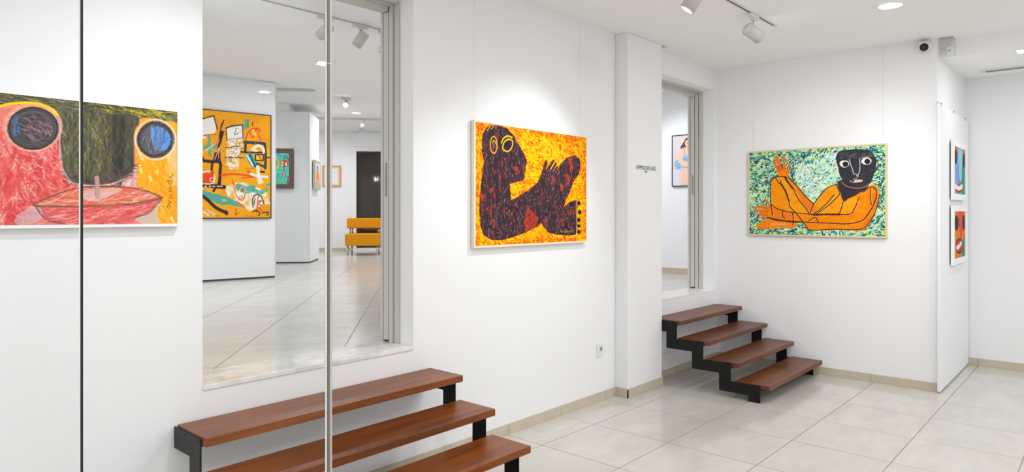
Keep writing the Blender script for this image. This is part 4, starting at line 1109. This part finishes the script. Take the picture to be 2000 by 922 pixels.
# ------------------------------------------------------------------ socket, lettering, detector, camera dome
t = empty('wall_socket', (4.59, WY, 0.419), 0, 'white electrical socket low on the wall right of the orange and yellow painting', 'socket')
bm = bmesh.new(); bx(bm, -0.041, 0.041, -0.010, -0.0005, -0.052, 0.052); obj('cover_plate', bm, M['white'], t, bevel=0.003)
bm = bmesh.new(); cyl(bm, (0.006, -0.0103, 0.010), (0.006, -0.014, 0.010), 0.024, n=24); obj('socket_rim', bm, M['white'], t)
bm = bmesh.new(); cyl(bm, (0.006, -0.0141, 0.010), (0.006, -0.0144, 0.010), 0.017, n=24); ins = obj('socket_well', bm, plain('grey_socket_well', (150, 148, 140), 0.5), t)
bm = bmesh.new()
for dx in (-0.007, 0.007): cyl(bm, (0.006 + dx, -0.0145, 0.010), (0.006 + dx, -0.0148, 0.010), 0.0025, n=10)
obj('pin_hole', bm, M['black'], ins)

def lettering(name, body, size, x, z, width, label):
    cu = bpy.data.curves.new(name, 'FONT'); cu.body = body; cu.size = size; cu.align_x = 'LEFT'; cu.extrude = 0.0
    tmp = bpy.data.objects.new(name, cu); C.objects.link(tmp)
    dg = bpy.context.evaluated_depsgraph_get()
    me = bpy.data.meshes.new_from_object(tmp.evaluated_get(dg))
    bpy.data.objects.remove(tmp)
    vx = [v.co.x for v in me.vertices]; sc = width / (max(vx) - min(vx)); mn = min(vx)
    for v in me.vertices: v.co.x = (v.co.x - mn) * sc
    bm = bmesh.new(); bm.from_mesh(me)
    r = bmesh.ops.extrude_face_region(bm, geom=bm.faces[:])
    for v in r['geom']:
        if isinstance(v, bmesh.types.BMVert): v.co.z += 0.0008
    o = obj(name, bm, M['ink'])
    o.rotation_euler = (PI / 2, 0, 0); o.location = (x, PYF - 0.0003, z)
    return tag(o, label, 'lettering')
lettering('wall_lettering', 'HAMMADI BEN SAAD', 0.054, 4.962, 1.911, 0.325, 'line of small dark capital letters spelling a name on the white pillar')
lettering('wall_lettering', '1948', 0.030, 5.098, 1.885, 0.042, 'tiny dark line of figures under the name on the white pillar')

t = empty('security_camera', (6.742, 1.232, 2.985), 0, 'white dome security camera with a black eye at the top of the back wall', 'security camera')
dirc = Vector((-0.80, -0.16, -0.42)).normalized()
bm = bmesh.new()
lathe(bm, [(0, 0.001), (0, 0.052), (0.018, 0.056), (0.034, 0.046), (0.034, 0.001)], (0.027, 0, 0.0), (-1, 0, 0), 28); obj('mount_ring', bm, M['white'], t)
bm = bmesh.new()
bmesh.ops.create_uvsphere(bm, u_segments=28, v_segments=18, radius=0.044)
for v in bm.verts:
    v.co += Vector((-0.030, 0, -0.004))
for f in bm.faces: f.smooth = True
obj('ball', bm, M['white'], t)
bm = bmesh.new()
c0 = Vector((-0.030, 0, -0.004)) + dirc * 0.030
lathe(bm, [(0.0, 0.0335), (0.014, 0.0335), (0.017, 0.030), (0.015, 0.027), (0.012, 0.0)], c0, dirc, 28); eye = obj('eye', bm, M['lens'], t)
bm = bmesh.new(); lathe(bm, [(0.0125, 0.012), (0.018, 0.010), (0.018, 0.0)], c0, dirc, 18); obj('lens', bm, plain('dark_lens_glass', (50, 50, 54), 0.1), eye)

t = empty('motion_detector', (6.885, 1.070, 2.955), 0, 'small white motion detector on a bracket beside the dome camera', 'detector')
bm = bmesh.new(); bx(bm, -0.012, 0.012, 0.0, 0.0745, 0.03, 0.04); cyl(bm, (0, 0, 0.025), (0, 0, 0.045), 0.012, n=16); obj('bracket', bm, M['white'], t)
bm = bmesh.new(); bx(bm, -0.030, 0.026, -0.028, 0.022, -0.048, 0.026); b_ = obj('housing', bm, M['white'], t, bevel=0.008, seg=3)
bm = bmesh.new(); bx(bm, -0.0335, -0.0305, -0.010, 0.008, -0.016, -0.011); obj('indicator_window', bm, M['ink'], b_)

# ------------------------------------------------------------------ ceiling tracks and spotlights
def track(name, x0, x1, y, z, label, gaps, group=None):
    """recessed-looking aluminium track with a dark slot; gaps = bridged parts under adapters"""
    t = empty(name, (x0, y, z), 0, label, 'lighting track', group)
    L = x1 - x0
    bm = bmesh.new()
    bx(bm, 0, L, -0.019, -0.0065, -0.005, 0.0); bx(bm, 0, L, 0.0065, 0.019, -0.005, 0.0); bx(bm, 0, L, -0.0065, 0.0065, -0.001, 0.0)
    bx(bm, L - 0.035, L, -0.0065, 0.0065, -0.005, -0.001)
    obj('rail', bm, M['trackw'], t)
    bm = bmesh.new(); bx(bm, 0.002, L - 0.036, -0.0063, 0.0063, -0.0035, -0.0012); obj('slot', bm, M['black'], t)
    return t
ROOM1Y = 2.04
track('lighting_track', 1.2, 5.46, ROOM1Y, CZ - 0.0005, 'white ceiling track with a dark slot carrying spotlights above the lower gallery', [])
track('lighting_track', 1.6, 4.05, 4.885, UC - 0.0005, 'white ceiling track with a dark slot carrying spotlights above the upper gallery doorway', [])

def spotlight(loc, aim, label, group, stem=0.10, r=0.045, length=0.135, lit=None, ztrack=None, power=0, cone=46, col=NEUTRAL, tint=None, name='spotlight'):
    """loc = point on the track underside; aim = target"""
    t = empty(name, loc, 0, label, 'spotlight', group)
    bm = bmesh.new()
    bx(bm, -0.075, 0.075, -0.016, 0.016, -0.030, -0.001)
    lathe(bm, [(0.0, 0.001), (0.0, 0.018), (0.016, 0.018), (0.016, 0.001)], (0, 0, -0.030), (0, 0, -1), 20)
    obj('track_adapter', bm, M['trackw'], t, bevel=0.002)
    bm = bmesh.new(); cyl(bm, (0, 0, -0.046), (0, 0, -0.046 - stem), 0.0065, n=12); obj('stem', bm, M['lamp'], t)
    piv = Vector((0, 0, -0.046 - stem - 0.032))
    d = (Vector(aim) - (Vector(loc) + piv)).normalized()
    back = piv - d * (length * 0.5)
    bm = bmesh.new()
    lathe(bm, [(0.0, 0.001), (0.0, r - 0.004), (0.004, r), (length, r), (length, r - 0.004), (length - 0.018, r - 0.007), (length - 0.03, 0.001)], back, d, 32)
    h = obj('lamp_head', bm, M['lamp'], t)
    bm = bmesh.new(); lathe(bm, [(-0.0012, 0.001), (-0.0012, r - 0.008), (0.0005, r - 0.008)], back, d, 28)
    obj('back_plate', bm, M['white'], h)
    bm = bmesh.new(); lathe(bm, [(length - 0.017, r - 0.009), (length - 0.019, 0.001)], back, d, 24); obj('lamp_lens', bm, M['glow'], h)
    if power:
        spot_light('spot_beam', Vector(loc) + back + d * (length + 0.004), aim, power, cone, 0.95, col, 0.025)
    return t
zt1 = CZ - 0.0057; zt2 = UC - 0.0057
spotlight((5.02, ROOM1Y, zt1), (7.6, 0.95, 1.75), 'white spotlight hanging below the track end, nearest the far stairs', 'track spotlights', stem=0.062, r=0.05, length=0.14, power=SPOT_POWER * 0.2, cone=40, col=COOL)
spotlight((4.04, ROOM1Y, zt1), (3.45, 3.14, 1.15), 'white spotlight at the top edge above the pillar, left of the track end', 'track spotlights', stem=0.05, r=0.05, length=0.14, power=SPOT_POWER * 1.35, cone=84, col=COOL)
spotlight((1.75, ROOM1Y, zt1), (0.95, 3.14, 1.45), 'white spotlight on the lower track aimed at the framed face behind the glass', 'track spotlights', power=SPOT_POWER * 1.0, cone=78, col=COOL)
spotlight((2.85, ROOM1Y, zt1), (2.9, 3.14, 1.2), 'white spotlight on the lower track over the near stairs', 'track spotlights', power=SPOT_POWER * 0.35, cone=60, col=COOL)
spotlight((4.2, 0.40, zt1), (6.75, 2.15, 1.40), 'white spotlight out over the lower floor, aimed at the reclining man painting', 'track spotlights', stem=0.05, power=SPOT_POWER * 1.9, cone=54, col=COOL)
spotlight((3.30, 0.50, zt1), (5.10, 1.62, CZ), 'added out-of-view white spotlight on a long stem turned up to wash the lower ceiling', 'track spotlights', stem=0.30, power=SPOT_POWER * 0.45, cone=44, col=COOL)  # lamp added out of view to make the bright patch on the lower ceiling
spotlight((1.50, 4.40, zt2), (3.05, 5.40, UC), 'added out-of-view white spotlight on a long stem turned up to wash the upper ceiling', 'upper track spotlights', stem=0.30, power=SPOT_POWER * 0.45, cone=50, col=COOL)  # second added lamp, hidden by the left wall, to brighten the upper ceiling
# upper gallery track
spotlight((3.135, 4.885, zt2), (2.4, 7.9, 1.4), 'white spotlight on the upper track, seen behind the glass edge seal', 'upper track spotlights', stem=0.05, power=SPOT_POWER * 0.4, cone=60, col=COOL)
spotlight((3.49, 4.885, zt2), (2.9, 6.6, 1.0), 'white spotlight on the upper track, middle of the three, back plate showing', 'upper track spotlights', stem=0.05, power=SPOT_POWER * 0.5, cone=60, col=COOL)
spotlight((3.76, 4.885, zt2), (4.4, 7.9, 1.6), 'white spotlight on the upper track, half hidden by the door frame', 'upper track spotlights', stem=0.06, power=SPOT_POWER * 0.4, cone=60, col=COOL)
zt3 = 3.31 - 0.0005
def fartrack(loc, rz, L, label):
    t = empty('lighting_track', loc, rz, label, 'lighting track')
    bm = bmesh.new(); bx(bm, 0, L, -0.018, 0.018, -0.03, 0); obj('rail', bm, M['trackw'], t)
    bm = bmesh.new(); bx(bm, 0, L, -0.006, 0.006, -0.0315, -0.0302); obj('slot', bm, M['louvre'], t)
fartrack((4.90, 8.84, zt3), -0.7103, 0.52, 'short pale ceiling track just beyond the yellow painting partition')
fartrack((6.55, 11.25, zt3), -0.7103, 2.9, 'long pale ceiling track near the far wall above the yellow chair')
spotlight((6.02, 8.80, 3.31 - 0.0008), (3.2, 5.5, 1.9), 'white spotlight with a glowing lens facing the doorway', 'far ceiling spotlights', stem=0.02, power=6, cone=60)
spotlight((5.13, 9.40, 3.31 - 0.0008), (5.6, 10.2, 1.9), 'white spotlight half hidden behind the yellow painting partition', 'far ceiling spotlights', stem=0.06, power=10, cone=60)
spotlight((7.49, 10.440, zt3 - 0.0318), (8.1, 12.4, 2.1), 'small white spotlight on the long track in front of the far wall', 'far ceiling spotlights', stem=0.04, power=26, cone=60)

# ------------------------------------------------------------------ recessed downlights
def square_downlight(loc, s, label, power, col, group='square ceiling downlights', rz=0):
    t = empty('ceiling_downlight', loc, rz, label, 'downlight', group)
    bm = bmesh.new()
    h = s / 2; r = 0.078
    # square plate with a round hole
    n = 32
    outer = []; inner = []
    for i in range(n):
        a = 2 * PI * (i + 0.5) / n; ca, sa = math.cos(a), math.sin(a); k = h / max(abs(ca), abs(sa))
        outer.append(bm.verts.new((ca * k, sa * k, -0.008))); inner.append(bm.verts.new((ca * r, sa * r, -0.008)))
    for i in range(n):
        bm.faces.new((outer[i], outer[(i + 1) % n], inner[(i + 1) % n], inner[i]))
    top_ = [bm.verts.new((v.co.x, v.co.y, -0.0005)) for v in outer]
    for i in range(n): bm.faces.new((outer[i], top_[i], top_[(i + 1) % n], outer[(i + 1) % n]))
    pl_ = obj('trim_plate', bm, M['whiteframe'], t)
    bm = bmesh.new(); lathe(bm, [(0.0, 0.0775), (-0.004, 0.066), (-0.006, 0.046)], (0, 0, -0.0085), (0, 0, -1), 28); obj('reflector', bm, M['reflector'], t)
    bm = bmesh.new(); lathe(bm, [(-0.0055, 0.046), (-0.0050, 0.001)], (0, 0, -0.0085), (0, 0, -1), 24); obj('lamp_face', bm, M['glow2'], t)
    bm = bmesh.new()
    for k in range(5): bx(bm, -0.050, 0.050, -0.034 + k * 0.017 - 0.0008, -0.034 + k * 0.017 + 0.0008, -0.0095, -0.0088)
    obj('louvre_blade', bm, M['louvre'], t)
    if power: area_light('downlight_beam', (loc[0], loc[1], loc[2] - 0.03), 0.11, power, col)
    return t
D1 = [(5.47, 1.215, 'square recessed downlight in the lower ceiling, brightest fitting at the top of the view'),
      (3.6, 0.7, None), (5.4, -0.9, None), (3.4, -1.2, None), (1.6, 0.9, None), (1.2, -1.0, None), (-0.6, 1.0, None), (-0.8, -1.6, None), (4.12, -4.62, None), (6.2, -2.6, None), (0.6, -3.2, None), (-1.8, 2.2, None)]
where = ['', 'over the middle of the lower floor', 'right of the glass door, over the open floor', 'behind the viewer on the right', 'over the near stairs side', 'behind the viewer near the centre', 'left of the glass door', 'behind the viewer at the far left', 'near the rear wall, centre', 'near the rear wall, right', 'near the rear wall, left', 'beyond the glass door, far left']
for i, (x, y, lb) in enumerate(D1):
    square_downlight((x, y, CZ), 0.19, lb or 'square recessed downlight ' + where[i], DOWNLIGHT_POWER, NEUTRAL)
t = empty('ceiling_downlight', (7.10, 0.585, ACZ), 0, 'small square recessed downlight in the lowered alcove ceiling', 'downlight')
bm = bmesh.new(); bx(bm, -0.07, 0.07, -0.035, 0.035, -0.003, -0.0005); obj('lamp_face', bm, M['glow2'], t)
bm = bmesh.new()
for a in ((-0.078, -0.0705, -0.043, 0.043), (0.0705, 0.078, -0.043, 0.043), (-0.0705, 0.0705, -0.043, -0.0355), (-0.0705, 0.0705, 0.0355, 0.043)): bx(bm, *a, -0.005, -0.0005)
obj('trim_ring', bm, M['white'], t)
area_light('downlight_beam', (7.10, 0.45, ACZ - 0.02), 0.14, DOWNLIGHT_POWER * 0.4, NEUTRAL)
area_light('downlight_beam', (7.4, -1.2, ACZ - 0.02), 0.14, DOWNLIGHT_POWER * 0.8, NEUTRAL)

t = empty('air_vent', (7.86, 0, ACZ), 0, 'long linear air vent in the alcove ceiling, next to the square downlight', 'vent')
bm = bmesh.new()
bx(bm, -0.075, -0.045, -2.2, 0.97, -0.010, -0.0005); bx(bm, 0.045, 0.075, -2.2, 0.97, -0.010, -0.0005); bx(bm, -0.045, 0.045, 0.93, 0.97, -0.010, -0.0005)
obj('vent_frame', bm, M['white'], t)
bm = bmesh.new()
bx(bm, -0.045, 0.045, -2.2, 0.93, -0.003, -0.0006)
obj('vent_throat', bm, M['louvre'], t)
bm = bmesh.new()
for x in (-0.028, -0.008, 0.012, 0.032): bx(bm, x, x + 0.004, -2.2, 0.93, -0.009, -0.0035)
obj('vent_slat', bm, plain('vent_slat', (176, 176, 172), 0.5), t)

def round_downlight(loc, r, label, power, col=NEUTRAL, area=0.12):
    t = empty('ceiling_downlight', loc, 0, label, 'downlight', 'round ceiling downlights')
    bm = bmesh.new(); lathe(bm, [(0.0005, r + 0.014), (0.006, r + 0.013), (0.006, r), (0.001, r)], (0, 0, 0), (0, 0, -1), 28); obj('trim_ring', bm, M['white'], t)
    bm = bmesh.new(); lathe(bm, [(0.003, r - 0.0005), (0.0035, 0.001)], (0, 0, 0), (0, 0, -1), 28); obj('lamp_face', bm, M['glow2'], t)
    if power: area_light('downlight_beam', (loc[0], loc[1], loc[2] - 0.02), area, power, col)
round_downlight((4.115, 6.43, UC), 0.075, 'round recessed downlight in the near part of the upper ceiling, behind the glass edge', UPPER_POWER)
round_downlight((7.03, 9.96, 3.31), 0.075, 'round recessed downlight in the far upper ceiling, right of the glowing spotlight', UPPER_POWER)
for x, y, z, lb in ((1.6, 6.3, UC, 'round recessed downlight in the upper ceiling, left of the doorway view'), (6.6, 5.0, UC, 'round recessed downlight in the upper ceiling near the portrait of the woman'),
                    (6.3, 7.2, UC, 'round recessed downlight in the upper ceiling between the portrait and the partitions'), (0.0, 4.8, UC, 'round recessed downlight in the upper ceiling, hidden at far left'),
                    (9.2, 9.6, 3.31, 'round recessed downlight in the far upper ceiling, over the yellow chair side'), (3.6, 10.6, 3.31, 'round recessed downlight in the far upper ceiling, behind the partitions'), (6.6, 11.6, 3.31, 'round recessed downlight in the far upper ceiling, in front of the far wall')):
    round_downlight((x, y, z), 0.075, lb, UPPER_POWER)
spot_light('spot_beam', (7.1, 4.4, 3.1), (8.17, 4.2, 2.1), 30, 70, 0.8, COOL, 0.04)

# ------------------------------------------------------------------ mustard chair in the far room
t = empty('lounge_chair', (7.905, 10.965, UF), -0.7103, 'low mustard-yellow armless chair with chrome legs before the dark glazed door', 'chair')
def pad(name, x0, x1, y0, y1, z0, z1):
    bm = bmesh.new(); bx(bm, x0, x1, y0, y1, z0, z1)
    return obj(name, bm, M['chair'], t, bevel=0.022, seg=4)
pad('seat', -0.325, 0.325, -0.30, 0.32, 0.185, 0.415)
pad('backrest', -0.335, 0.345, 0.12, 0.32, 0.515, 0.715)
for x, y in ((-0.275, -0.25), (0.275, -0.25), (-0.245, 0.24), (0.285, 0.24)):
    bm = bmesh.new(); cyl(bm, (x, y, 0.001), (x, y, 0.187), 0.017, n=16); obj('leg', bm, M['chrome'], t)
for x, y in ((-0.275, 0.20), (-0.235, 0.26), (0.275, 0.20), (0.30, 0.26)):
    bm = bmesh.new(); cyl(bm, (x, y, 0.413), (x, y, 0.517), 0.015, n=16); obj('back_support', bm, M['chrome'], t)
